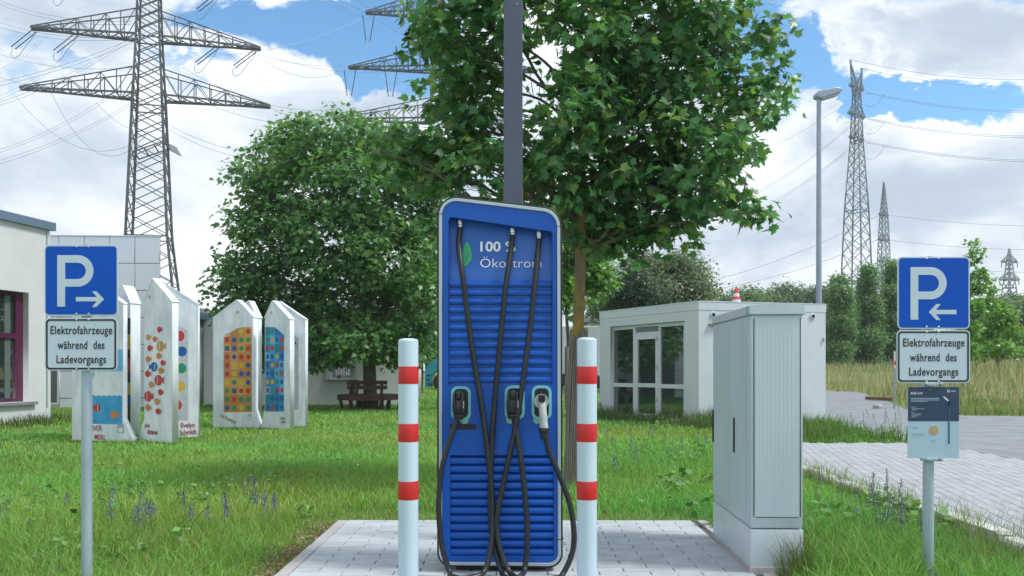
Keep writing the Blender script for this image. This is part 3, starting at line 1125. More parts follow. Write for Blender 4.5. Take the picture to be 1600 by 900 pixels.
def page(t, A, B, thick, apex_u, apex_h, hs_l, hs_r, foot_l=0, foot_r=0, hole=None):
    M = frame_mat((A[0], A[1], 0), (B[0], B[1], 0))
    L = (Vector(B) - Vector(A)).length
    o = outline_page(L, hs_l, hs_r, apex_u, apex_h, foot_l, foot_r)
    ob = plate('slab', [o], -thick, 0, M_conc, t, M, .012)
    if hole:
        hx, hy = hole
        MB().lathe([(.035, -.004), (.05, -.004), (.05, .003), (.035, .003), (.034, -.0035)], M @ Vector((hx, hy, 0)), 18, M.to_3x3()).build('ring', M_conc, t)
        plate('anchor_hole', [circ(hx, hy, .037, 16)], .0005, .0015, A_grey, t, M)
    # cap strip that runs over the gable
    cp_ = MB()
    for (u0, h0, u1, h1) in ((0, hs_l, L * apex_u, apex_h), (L * apex_u, apex_h, L, hs_r)):
        cp_.beam(M @ Vector((u0, h0 + .012, -thick / 2)), M @ Vector((u1, h1 + .012, -thick / 2)), thick + .012, .035)
    cp_.build('coping', M_conc, t)
    return M, L


def mural(t, M, name, items):
    """flat painting: list of (contour, material); later shapes lie on top of earlier ones"""
    ms = []
    for k, (c, mt) in enumerate(items):
        ms.append(plate('x', [c], .0010 + .00035 * k, .0013 + .00035 * k, mt, None, M, make=False))
    return join_meshes(name, ms, t)


def XZ(px, Z):
    return ((px - CX) * Z / F, Z)


def box_px(M, x0, y0, x1, y1):
    a, b = uv(M, x0, y1), uv(M, x1, y0)
    return [(a[0], a[1]), (b[0], a[1]), (b[0], b[1]), (a[0], b[1])]


def fish(M, px, py, r, mt, face=-1):
    c = uv(M, px, py)
    k = uv(M, px + 1, py)[0] - c[0]
    rr = r * k
    kx = .86
    body = circ(c[0], c[1], rr * kx, 14, rr * .78)
    tx = c[0] - face * rr * .65
    tail = [(tx, c[1]), (tx - face * rr * .75, c[1] + rr * .6), (tx - face * rr * .55, c[1]), (tx - face * rr * .75, c[1] - rr * .6)]
    if face > 0:
        tail = tail[::-1]
    out = [(body, mt), (tail, mt)]
    if r >= 5.5:
        out.append(([(c[0] + face * rr * .15, c[1] + rr * .55), (c[0] + face * rr * .27, c[1] + rr * .5), (c[0] + face * rr * .2, c[1] - rr * .5), (c[0] + face * rr * .08, c[1] - rr * .55)], A_ochre2 if mt is A_orange else M_conc))
    return out


def stamp(t, M, px, py, s=5):
    a = uv(M, px, py)
    k = s * (uv(M, px + 1, py)[0] - a[0])
    m = [plate('x', [[(a[0] - k, a[1] - k * 1.2), (a[0] + k, a[1] - k * 1.2), (a[0] + k, a[1] + k * 1.2), (a[0] - k, a[1] + k * 1.2)], [(a[0] - k * .7, a[1] - k * .9), (a[0] + k * .7, a[1] - k * .9), (a[0] + k * .7, a[1] + .2 * k), (a[0] - k * .7, a[1] + k * .2)]], .001, .004, A_grey, None, M, make=False)]
    return join_meshes('cast_mark', m, t)


def slabs():
    # 1: sea picture
    Z = 14.62
    A, B = XZ(112, 14.95), XZ(193, 14.62)
    t = thing('painted_slab', 'folded white concrete slab painted with a blue sea and two fish', 'sculpture', (A[0], A[1], 0), 'painted concrete slabs on the lawn')
    M, L = page(t, A, B, .10, .50, 2.70, 2.32, 2.36, 0, .21)
    it = [(box_px(M, 138, 619, 191, 662), A_water)]
    top = [uv(M, 138 + i * 4.075, 618 + (1.5 if i % 2 else -1)) for i in range(14)]
    it[0] = ([it[0][0][0], it[0][0][1]] + top[::-1], A_water)
    it += [(box_px(M, 140, 546, 192, 580), A_sky)]
    it += fish(M, 151.5, 637, 6.5, A_red, 1) + fish(M, 178, 648, 6.5, A_orange, -1)
    for px, py in ((141, 588), (146, 585), (139, 594)):
        c = uv(M, px, py)
        it.append(([(c[0] - .012, c[1] - .04), (c[0] + .004, c[1] - .04), (c[0] + .022, c[1] + .04), (c[0] + .006, c[1] + .04)], A_blue))
    mural(t, M, 'sea_mural', it)
    text('signature', 'OLIVER', .135, *uv(M, 134, 674), .002, A_signature, t, M, .8, .003, rot=.05)
    text('signature', 'MERL', .125, *uv(M, 147, 686), .002, A_signature, t, M, .85, .003, rot=-.06)
    stamp(t, M, 188.5, 669.5)
    A2, B2 = XZ(126, 15.75), XZ(203.5, 15.02)
    M2, L2 = page(t, A2, B2, .21, .86, 2.72, 2.34, 2.40)
    it = []
    for y0, y1, mt in ((497, 523, A_lav), (523, 546, A_yellow), (546, 560, A_lav), (560, 580, A_red), (580, 598, A_lav), (598, 617, A_yellow), (617, 634, A_blue), (634, 660, A_lav)):
        it.append((box_px(M2, 185, y0, 204, y1), mt))
    mural(t, M2, 'stripe_mural', it)
    # 2: fish and dots
    A, B = XZ(225, 14.75), XZ(269, 14.36)
    t = thing('painted_slab', 'folded white concrete slab with a shoal of small fish and coloured dots', 'sculpture', (A[0], A[1], 0), 'painted concrete slabs on the lawn')
    M, L = page(t, A, B, .13, .30, 2.80, 2.42, 2.37, .16, 0, (.16, 2.50))
    it = []
    for px, py, r, mt in ((249, 515, 4.2, A_red), (231.5, 527, 3.8, A_ochre), (242, 530, 4, A_orange), (250.5, 541, 7, A_ochre), (234, 544, 4, A_red), (248, 556, 4.2, A_orange), (231.5, 561, 4, A_orange), (254.5, 567, 3.8, A_red), (241, 573, 6.2, A_blue), (251.5, 579, 4.2, A_orange), (231, 584, 4.2, A_red), (248, 594, 6.8, A_red), (236.5, 600.5, 4, A_ochre), (251, 612.5, 4, A_red), (232, 619, 6.6, A_red), (245.5, 627, 4.2, A_ochre), (231.5, 636.5, 4.2, A_orange), (247.5, 642.5, 4, A_red)):
        it += fish(M, px, py, r, mt, 1 if mt is A_blue else -1)
    mural(t, M, 'fish_mural', it)
    text('signature', 'JANA', .10, *uv(M, 226, 668), .002, A_signature, t, M, .62, .003, rot=-.02)
    text('signature', 'HERRMANN', .10, *uv(M, 230, 678), .002, A_signature, t, M, .52, .003, rot=-.03)
    A2, B2 = XZ(232, 15.35), XZ(310.5, 15.55)
    M2, L2 = page(t, A2, B2, .16, .26, 2.83, 2.45, 2.42)
    it = []
    k = uv(M2, 301, 560)[0] - uv(M2, 300, 560)[0]
    it.append(([uv(M2, 265, 657), uv(M2, 294, 657), uv(M2, 294, 517), uv(M2, 274, 507), uv(M2, 265, 507)], principled('panel_pale', (.50, .54, .58), .7, var=.15)))
    for px, py, mt in ((281, 525, A_red), (284.5, 549, A_blue), (284, 575.5, A_green), (282, 603.5, A_yellow), (277, 633, A_red)):
        c = uv(M2, px, py)
        it.append((circ(c[0], c[1], 7.4 * k, 20, 8.4 * k), mt))
    mural(t, M2, 'dot_mural', it)
    text('signature', 'Evelyn', .125, *uv(M2, 282, 668), .002, A_signature, t, M2, .78, .003)
    text('signature', 'Schmidt', .125, *uv(M2, 281, 680), .002, A_signature, t, M2, .72, .003, rot=.07)
    # 3: orange tiles
    rnd = random.Random(4)

    def tiles(M, x0, x1, ytop, ybot, bg, clip, pal, cols=4, rows=10):
        it = []
        for r in range(rows):
            for c in range(cols):
                xa, xb = x0 + (x1 - x0) * c / cols, x0 + (x1 - x0) * (c + 1) / cols
                ya, yb_ = ytop + (ybot - ytop) * r / rows, ytop + (ybot - ytop) * (r + 1) / rows
                cl0, cl1 = max(ya, clip(xa)), max(ya, clip(xb))
                if cl0 >= yb_ - .5 and cl1 >= yb_ - .5:
                    continue
                cl0, cl1 = min(cl0, yb_ - .3), min(cl1, yb_ - .3)
                it.append(([uv(M, xa, yb_), uv(M, xb, yb_), uv(M, xb, cl1), uv(M, xa, cl0)], bg[rnd.randrange(len(bg))], 0))
                if max(cl0, cl1) < ya + 4:
                    cx, cy_ = uv(M, (xa + xb) / 2, (ya + yb_) / 2)
                    k = (uv(M, xb, ya)[0] - uv(M, xa, ya)[0]) * .29
                    ky = abs(uv(M, xa, yb_)[1] - uv(M, xa, ya)[1]) * .27
                    sh_ = rnd.randrange(4)
                    mt = pal[rnd.randrange(len(pal))]
                    if sh_ == 0:
                        pp = [(cx - k, cy_ - ky), (cx + k, cy_ - ky), (cx + k, cy_ + ky), (cx - k, cy_ + ky)]
                    elif sh_ == 1:
                        pp = [(cx, cy_ - ky * 1.35), (cx + k * 1.35, cy_), (cx, cy_ + ky * 1.35), (cx - k * 1.35, cy_)]
                    else:
                        pp = circ(cx, cy_, k * 1.1, 14, ky * 1.1)
                    it.append((pp, mt, 1))
        ms = [plate('x', [c], .0010 + .001 * z, .0014 + .001 * z, mt, None, M, make=False) for c, mt, z in it]
        return ms
    A, B = XZ(332.5, 18.25), XZ(396, 18.10)
    t = thing('painted_slab', 'folded white concrete slab painted with orange tiles of shapes', 'sculpture', (A[0], A[1], 0), 'painted concrete slabs on the lawn')
    M, L = page(t, A, B, .22, .60, 2.72, 2.33, 2.34, 0, .13, (.57, 2.47))
    ms = tiles(M, 349.5, 393.5, 511, 644, (A_ochre, A_ochre2, A_ochre3, A_orange, A_ochre), lambda x: 511 if x > 374 else 511 + (374 - x) * .62, (A_red, A_blue, A_green, A_yellow, A_red, A_blue))
    join_meshes('tile_mural', ms, t)
    stamp(t, M, 390, 651.5, 3.2)
    text('signature', 'KATHARIN', .10, *uv(M, 343, 651), .002, principled('paint_signature_ochre', (.34, .16, .05), .6), t, M, .8, .002, rot=-.42)
    A2, B2 = XZ(345, 19.0), XZ(401, 18.62)
    page(t, A2, B2, .18, .78, 2.74, 2.35, 2.36)
    # 4: blue tiles
    A, B = XZ(413.5, 18.05), XZ(453, 17.66)
    t = thing('painted_slab', 'folded white concrete slab painted with blue tiles of shapes', 'sculpture', (A[0], A[1], 0), 'painted concrete slabs on the lawn')
    M, L = page(t, A, B, .13, .32, 2.68, 2.33, 2.27, .12, 0, (.20, 2.44))
    ms = tiles(M, 414.5, 444, 511, 643, (A_mid, A_water, A_sky, A_mid, A_water), lambda x: 511 if x < 430 else 511 + (x - 430) * .9, (A_red, A_blue, A_green, A_yellow, A_red, A_blue))
    join_meshes('tile_mural', ms, t)
    text('signature', 'Nico', .09, *uv(M, 438, 656), .002, A_graff, t, M, .8, .002, rot=.1)
    text('signature', 'Nele', .09, *uv(M, 439, 662), .002, A_graff, t, M, .8, .002, rot=.15)
    A2, B2 = XZ(424, 18.6), XZ(477.5, 18.55)
    M2, L2 = page(t, A2, B2, .18, .22, 2.72, 2.37, 2.32)
    it = [([uv(M2, 460, 640), uv(M2, 466.5, 640), uv(M2, 466.5, 528), uv(M2, 460, 524)], A_grey), (box_px(M2, 460.5, 534, 462.5, 538), A_lav)]
    mural(t, M2, 'faded_mural', it)


slabs()

# ------------------------------------------------------------------ buildings
def wall_solid(name, M, L, h, thick, holes, mat, parent, z0=-.05):
    return plate(name, [[(0, z0), (L, z0), (L, h), (0, h)]] + holes, -thick, 0, mat, parent, M)


def rect(x0, y0, x1, y1):
    return [(x0, y0), (x1, y0), (x1, y1), (x0, y1)]


def left_building():
    C = Vector((-11.57, 21.2, 0))                    # near corner seen in the picture
    D = Vector((-12.15, 17.9, 0))
    t = thing('plaster_building', 'cream plastered building with a purple window frame behind the left sign', 'building', C[:])
    h = 4.72
    M = frame_mat(D, C)                               # side facing the lawn
    L = (C - D).length
    # extend out of the frame
    D2 = D + (D - C).normalized() * 6
    M = frame_mat(D2, C)
    L = (C - D2).length
    e = L - .70
    y0, y1 = .47, 3.10
    x0 = e - 2.6
    wall_solid('wall', M, L, h, .3, [rect(x0, y0, e, y1)], M_plaster, t)
    # back wall (towards the panel building), roof
    E = C + Vector((-9, 1.2, 0))
    m = MB()
    m.box((C + Vector((-4.6, .1, 0)))[:2] + (h / 2,), (9.0, .3, h))
    m.build('wall', M_plaster, t)
    m = MB()
    a, b = M @ Vector((-.1, h, .10)), M @ Vector((L + .12, h, .10))
    c, d_ = M @ Vector((L + .12, h, -9)), M @ Vector((-.1, h, -9))
    up = Vector((0, 0, .20))
    m.add([a, b, c, d_, a + up, b + up, c + up, d_ + up], [(0, 1, 5, 4), (1, 2, 6, 5), (2, 3, 7, 6), (3, 0, 4, 7), (4, 5, 6, 7), (3, 2, 1, 0)])
    m.build('roof_edge', M_fascia, t)
    # window
    wn = thing_part = plate('window', [rect(x0, y0, e, y1), rect(x0 + .09, y0 + .09, e - .24, y1 - .09)], -.24, -.15, M_purple, t, M, .006)
    TM[wn.name] = Matrix()
    wn.matrix_parent_inverse = TM[t.name].inverted()
    plate('mullion', [rect(e - 1.35, y0 + .08, e - 1.25, y1 - .08)], -.22, -.145, M_purple, wn, M, .004)
    plate('transom', [rect(x0 + .08, 1.98, e - .23, 2.11)], -.22, -.145, M_purple, wn, M, .004)
    plate('pane', [rect(x0 + .05, y0 + .05, e - .15, y1 - .05)], -.21, -.20, M_glass, wn, M)
    plate('blind', [rect(e - .54, y0 + .1, e - .36, y1 - .1)], -.197, -.192, principled('curtain_grey', (.10, .13, .12), .5), wn, M)
    plate('sill', [rect(x0 - .08, y0 - .075, e + .20, y0 - .005)], -.14, .10, M_sill, t, M, .004)
    # downpipe on the corner
    p = M @ Vector((L - .10, 0, .03))
    MB().tube([(p.x, p.y, .3), (p.x, p.y, h - .05)], .012, 8).build('cable_duct', M_galv, t)
    MB().box(M @ Vector((L / 2, .12, .004)), (.01, .01, .01)).build('base_trim', M_sill, t)


left_building()


def panel_building():
    Z = 27.1
    x0, x1 = (40 - CX) * Z / F, (248.5 - CX) * Z / F
    t = thing('panel_building', 'flat roofed building clad in square white panels', 'building', (x1, Z, 0))
    h = H + (HY - 369) * Z / F
    M = frame_mat((x0, Z - .10, 0), (x1, Z + .12, 0))
    L = x1 - x0
    def prism(nm, za, zb, out, mat):
        c = [M @ Vector((-out, 0, out)), M @ Vector((L + out, 0, out)), M @ Vector((L - 4.2, 0, -8)), M @ Vector((-out, 0, -8))]
        m = MB()
        m.add([(p.x, p.y, za) for p in c] + [(p.x, p.y, zb) for p in c], [(3, 2, 1, 0), (4, 5, 6, 7)] + [(i, (i + 1) % 4, 4 + (i + 1) % 4, 4 + i) for i in range(4)])
        m.build(nm, mat, t)
    prism('wall', -.05, h - .006, 0, M_sill)
    pw = 38.7 * Z / F
    nx = 6
    win = (uv(M, 78, 0)[0], uv(M, 91, 0)[0], .05, 1.25 - .3)
    ph = 42.2 * Z / F
    base = {}
    for i in range(nx):
        for j in range(7):
            xa = L - (i + 1) * pw
            yb_ = h - (j + 1) * ph
            w_, hh = pw - .022, ph - .022
            if xa < 0:
                w_ = w_ + xa; xa = 0
                if w_ < .1: continue
            if yb_ < .02:
                hh = hh + yb_ - .02; yb_ = .02
                if hh < .1: continue
            key = (round(w_, 3), round(hh, 3))
            if key not in base:
                base[key] = plate('panel', [rect(0, 0, w_, hh)], 0, .03, M_panel, None, None, .004, make=False)
            o = link(bpy.data.objects.new('panel', base[key]), t)
            o.matrix_world = Matrix()
            loc = M @ Matrix.Translation((xa + .011, yb_ + .011, .002 + random.uniform(0, .003)))
            o.matrix_parent_inverse = TM[t.name].inverted()
            o.matrix_basis = loc
    # low strip window beside the plaster building
    a, b = uv(M, 79.5, 632, .04), uv(M, 90, 578, .04)
    wn = plate('window', [rect(a[0] - .35, a[1], b[0] + .06, b[1] + .3), rect(a[0] - .29, a[1] + .06, b[0], b[1] + .24)], .034, .075, M_frame, t, M)
    TM[wn.name] = Matrix()
    wn.matrix_parent_inverse = TM[t.name].inverted()
    plate('pane', [rect(a[0] - .3, a[1] + .05, b[0] + .01, b[1] + .25)], .036, .045, M_glass, wn, M)
    # parapet cap
    prism('roof_edge', h - .004, h + .03, .045, M_panel)


panel_building()


def low_building():
    Z = 30.2
    t = thing('low_building', 'long low white building behind the benched tree with a dark roof', 'building', ((450 - CX) * Z / F, Z, 0))
    xa, xb = (180 - CX) * Z / F, (320.5 - CX) * Z / F
    M = frame_mat((xa, Z - .8, 0), (xb, Z - .8, 0))
    wall_solid('wall', M, (xb - xa) * .972, 3.0, 6, [], M_plaster3, t)
    xc, xd = (318 - CX) * Z / F, (870 - CX) * Z / F
    xd = (630 - CX) * Z / F
    M2 = frame_mat((xc, Z, 0), (xd, Z, 0))
    L2 = xd - xc
    w0, w1 = uv(M2, 516, 0)[0], uv(M2, 553, 0)[0]
    wy0, wy1 = uv(M2, 0, 591)[1], 2.25
    wall_solid('wall', M2, L2, 3.0, 6, [rect(w0, wy0, w1, wy1)], principled('plaster_bright', (.74, .77, .80), .8, var=.05, vscale=1.0), t)
    wn = plate('window', [rect(w0, wy0, w1, wy1), rect(w0 + .12, wy0 + .1, w1 - .12, wy1 - .1)], -.12, -.04, M_frame, t, M2)
    TM[wn.name] = Matrix()
    wn.matrix_parent_inverse = TM[t.name].inverted()
    plate('pane', [rect(w0 + .05, wy0 + .05, w1 - .05, wy1 - .05)], -.11, -.10, M_glass, wn, M2)
    for k in range(7):
        xx = w0 + .16 + (w1 - w0 - .32) * k / 6
        plate('bar', [rect(xx - .008, wy0 + .05, xx + .008, wy1 - .05)], -.03, -.014, M_galv, wn, M2)
    plate('shutter_rail', [rect(w0 - .14, wy0 - .05, w0 - .03, wy1)], .002, .05, M_frame, t, M2)
    plate('shutter_rail', [rect(w1 + .03, wy0 - .05, w1 + .14, wy1)], .002, .05, M_frame, t, M2)
    plate('sill', [rect(w0 - .16, wy0 - .12, w1 + .16, wy0 - .055)], .001, .09, M_sill, t, M2)
    # roof: fascia and low hip
    for (x0, x1, zf) in ((xa - .2, xb + .1, Z - 1.0), (xc + .42, xd + .2, Z - .2)):
        MB().box(((x0 + x1) / 2, zf + 3.2, 3.11), (x1 - x0, 6.6, .22)).build('roof_edge', M_fascia, t)
        m = MB()
        y0, y1 = zf + .05, zf + 6.4
        m.add([(x0 + .05, y0, 3.222), (x1 - .05, y0, 3.222), (x1 - .05, y1, 3.222), (x0 + .05, y1, 3.222), (x0 + 2.2, (y0 + y1) / 2, 3.85), (x1 - 2.0, (y0 + y1) / 2, 3.85)],
              [(0, 1, 5, 4), (1, 2, 5), (2, 3, 4, 5), (3, 0, 4), (3, 2, 1, 0)])
        m.build('roof', M_roofdark, t)


low_building()


def pavilion():
    C = Vector((4.243, 19.26, 0))
    A = Vector((2.37, 22.9, 0))
    B = Vector((7.47, 20.2, 0))
    t = thing('pavilion', 'small white flat roofed pavilion with a glass front behind the grey cabinet', 'building', C[:])
    h = 2.805
    th = .28
    M = frame_mat(A, C)
    L = (C - A).length
    u0 = uv(M, 953.5, 600)[0]
    u1 = uv(M, 1069.5, 600)[0]
    oy = 2.38
    wall_solid('wall', M, L, h - .205, th, [rect(u0, .0, u1, oy)], M_plaster2, t)
    M2 = frame_mat(C, B)
    L2 = (B - C).length
    # the right wall starts behind the thickness of the glass-front wall
    wall_solid('wall', M2, L2, h - .205, th, [], M_plaster2, t)
    # rear walls, floor, ceiling
    Dp = A + (B - C)
    M3 = frame_mat(Dp, A)
    m = MB()
    cen_ = (C + Dp) / 2
    ins = lambda p: p + (cen_ - p).normalized() * .42
    Ai, Di, Bi = ins(A), ins(Dp), ins(B)
    m.beam((Ai.x, Ai.y, h / 2 - .1), (Di.x, Di.y, h / 2 - .1), .2, h - .22)
    m.beam((Di.x, Di.y, h / 2 - .1), (Bi.x, Bi.y, h / 2 - .1), .2, h - .22)
    m.build('wall', M_plaster2, t)
    # parapet band, a centimetre proud, with its cap
    def ring(z0, z1, out, mat, nm):
        cen = (A + B) / 2
        pts = []
        for p in (A, C, B, Dp):
            dv = (p - cen)
            pts.append(cen + dv * (1 + out / dv.length))
        m = MB()
        v = [Vector((p.x, p.y, z0)) for p in pts] + [Vector((p.x, p.y, z1)) for p in pts]
        m.add(v, [(3, 2, 1, 0), (4, 5, 6, 7)] + [(i, (i + 1) % 4, 4 + (i + 1) % 4, 4 + i) for i in range(4)])
        m.build(nm, mat, t)
    ring(h - .203, h - .022, .012, M_plaster2, 'parapet')
    ring(h - .020, h + .004, .020, principled('parapet_cap', (.56, .60, .63), .5), 'parapet_cap')
    # glass front
    fz0, fz1 = -.16, -.09
    def fr(nm, x0, y0, x1, y1, parent, za=fz0, zb=fz1, mat=M_frame):
        return plate(nm, [rect(x0, y0, x1, y1)], za, zb, mat, parent, M, .003)
    sx = [uv(M, p, 600, -.1)[0] for p in (958.5, 989.5, 994, 1028.5, 1032, 1068.5)]
    M3r = M.to_3x3()
    def bars(nm, lst, za, zb, parent):
        m = MB()
        for x0, y0, x1, y1 in lst:
            m.bbox(M @ Vector(((x0 + x1) / 2, (y0 + y1) / 2, (za + zb) / 2)), (x1 - x0, y1 - y0, zb - za), .004, M3r)
        return m.build(nm, M_frame, parent)
    d0, d1 = sx[2] - .02, sx[3] + .02
    ot = oy - .003
    bars('glazing_frame', [(u0 + .003, .0, sx[0], ot), (sx[1], .0, d0, ot), (d1, .0, sx[4], ot), (sx[5], .0, u1 - .003, ot),
                           (sx[0], .0, sx[1], .08), (sx[0], .79, sx[1], .89), (sx[0], 2.28, sx[1], ot),
                           (sx[4], .0, sx[5], .08), (sx[4], .79, sx[5], .89), (sx[4], 2.28, sx[5], ot),
                           (d0, 2.122, d1, 2.18), (d0, 2.31, d1, ot)], fz0, fz1, t)
    for x0, x1 in ((sx[0], sx[1]), (sx[4], sx[5])):
        for y0, y1 in ((.08, .79), (.89, 2.28)):
            plate('pane', [rect(x0 - .01, y0 - .01, x1 + .01, y1 + .01)], -.135, -.125, M_glass, t, M)
    e0, e1 = d0 + .004, d1 - .004
    dr = bars('door', [(e0, .03, e0 + .10, 2.118), (e1 - .10, .03, e1, 2.118), (e0 + .10, .03, e1 - .10, .14), (e0 + .10, .80, e1 - .10, .90), (e0 + .10, 2.0, e1 - .10, 2.118)], -.145, -.075, t)
    TM[dr.name] = Matrix()
    for y0, y1 in ((.13, .81), (.89, 2.01)):
        plate('pane', [rect(e0 + .09, y0, e1 - .09, y1)], -.118, -.108, M_glass, dr, M)
    hd = MB()
    hp = M @ Vector((sx[2] + .035, 1.02, -.05))
    hd.bbox(hp, (.02, .05, .03), .004)
    hd.beam(hp, hp + Vector((.05, .02, 0)), .015)
    hd.build('handle', M_bolt, dr)
    for y0 in (.45, 1.25, 1.95):
        plate('hinge', [rect(sx[3] - .03, y0, sx[3] + .012, y0 + .10)], -.074, -.055, M_bolt, dr, M)
    for k in range(5):
        plate('vent_slat', [rect(sx[2] + .01, 2.185 + k * .024, sx[3] - .01, 2.20 + k * .024)], -.13, -.105, M_lampgrey, t, M)
    plate('vent_backing', [rect(sx[2], 2.18, sx[3], 2.31)], -.15, -.14, M_dark, t, M)
    # wall fittings
    for px, py in ((1114, 491.5), (1269.5, 494)):
        a = uv(M2, px, py)
        MB().lathe([(.075, -.002), (.075, .012), (.07, .03), (.05, .034)], M2 @ Vector((*a, .0)), 20, M2.to_3x3()).build('wall_lamp', M_frame, t, True)
        MB().lathe([(.042, .0), (.042, .012), (.03, .02)], M2 @ Vector((*a, .03)), 16, M2.to_3x3()).build('lens', M_black, t, True)
    a = uv(M2, 1113, 507)
    plate('bracket', [rect(a[0] - .10, a[1] - .02, a[0] + .12, a[1] + .02)], .001, .08, M_sill, t, M2)
    a = uv(M2, 1287, 530)
    plate('socket_box', [rect(a[0] - .03, a[1] - .04, a[0] + .02, a[1] + .04)], .001, .05, M_plaster3, t, M2)
    a = uv(M, 938, 631)
    plate('outlet', [rect(a[0] - .02, a[1] - .05, a[0] + .07, a[1] + .06)], .001, .08, M_galv, t, M)
    # cone standing on the roof
    p = P(1150.5, 469, 20.9)
    z = h + .005
    c = thing('traffic_cone', 'red and white traffic cone standing on the pavilion roof', 'traffic cone', (p.x, p.y, z))
    MB().bbox((p.x, p.y, z + .015), (.34, .34, .03), .006).build('base', M_black, c)
    def cone(z0, z1, mt, nm):
        r = lambda q_: .125 - .10 * q_ / .44
        MB().lathe([(r(z0), z + .03 + z0), (r(z1), z + .03 + z1)], (p.x, p.y, 0), 20).build(nm, mt, c, True)
    for z0, z1, mt, nm in ((0, .12, M_white, 'white_band'), (.12, .20, M_conered, 'red_band'), (.20, .28, M_white, 'white_band'), (.28, .44, M_conered, 'red_band')):
        cone(z0, z1, mt, nm)


pavilion()

# far building roof seen past the pavilion, truck
def truck():
    Z = 52.0
    k = Z / F
    X = lambda px: (px - CX) * k
    t = thing('truck', 'teal lorry cab with a white box trailer parked behind the charger', 'truck', (X(700), Z, 0))
    x0 = X(663.5)
    m = MB()
    prof = [(x0 + .02, .16), (x0 + 2.3, .16), (x0 + 2.3, 3.5), (x0 + .9, 3.5), (x0 + .25, 2.5), (x0, 1.6)]
    M = frame_mat((0, Z, 0), (1, Z, 0))
    arch = [(x0 + 1.02 + .62 * math.cos(PI - PI * i / 12), .5 + .62 * math.sin(PI - PI * i / 12) + .1) for i in range(13)]
    prof2 = [prof[0], (x0 + .38, .16)] + arch + [(x0 + 1.66, .16)] + prof[1:]
    cab = plate('cab', [prof2], -2.3, 0, M_teal_truck, t, M, .03)
    plate('side_window', [[(x0 + .55, 1.9), (x0 + 1.7, 1.9), (x0 + 1.7, 2.8), (x0 + .85, 2.8)]], .001, .01, M_glass, t, M)
    for s in range(3):
        plate('step', [rect(x0 + .10, .32 + .26 * s, x0 + .36, .38 + .26 * s)], .002, .03, M_black, t, M)
    def wheel(x, nm='wheel'):
        Mx = Matrix.Rotation(PI / 2, 3, 'X')
        wl = MB().lathe([(.3, 0), (.49, .0), (.5, .03), (.5, .27), (.46, .30), (.3, .30)], (x, Z + .1, .47), 24, Mx).build(nm, M_tyre, t, True)
        TM[wl.name] = Matrix()
        wl.matrix_parent_inverse = TM[t.name].inverted()
        MB().lathe([(.3, .2), (.28, .26), (.1, .285), (.08, .30)], (x, Z + .1, .47), 20, Mx).build('rim', M_rim, wl, True)
    wheel(x0 + 1.02)
    xe = X(936)
    MB().bbox(((x0 + 2.7 + xe) / 2, Z + 1.25, 2.45), (xe - x0 - 2.7, 2.4, 2.9), .03).build('trailer', M_trailer, t)
    MB().bbox(((x0 + 2.0 + xe) / 2, Z + 1.25, .78), (xe - x0 - 2.4, 2.0, .36), .02).build('chassis', M_black, t)
    for xx in (x0 + 4.4, xe - 2.6, xe - 1.3, xe - .35):
        wheel(xx)
    b = thing('far_building', 'far white building with a dark roof left of the pavilion', 'building', (X(925), 66, 0))
    zf = 66
    q = lambda px: (px - CX) * zf / F
    MB().box((q(985), zf + 3, 2.45), (q(1050) - q(920), 6, 4.9)).build('wall', M_trailer, b)
    m = MB()
    a0, a1 = q(908), q(1062)
    m.add([(a0, zf - .4, 4.9), (a1, zf - .4, 4.9), (a1, zf + 6.4, 4.9), (a0, zf + 6.4, 4.9), (a0 + 1, zf + 3, 6.15), (a1 - 1, zf + 3, 6.15)], [(0, 1, 5, 4), (2, 3, 4, 5), (0, 4, 3), (1, 2, 5), (3, 2, 1, 0)])
    m.build('roof', M_roofdark, b)


truck()


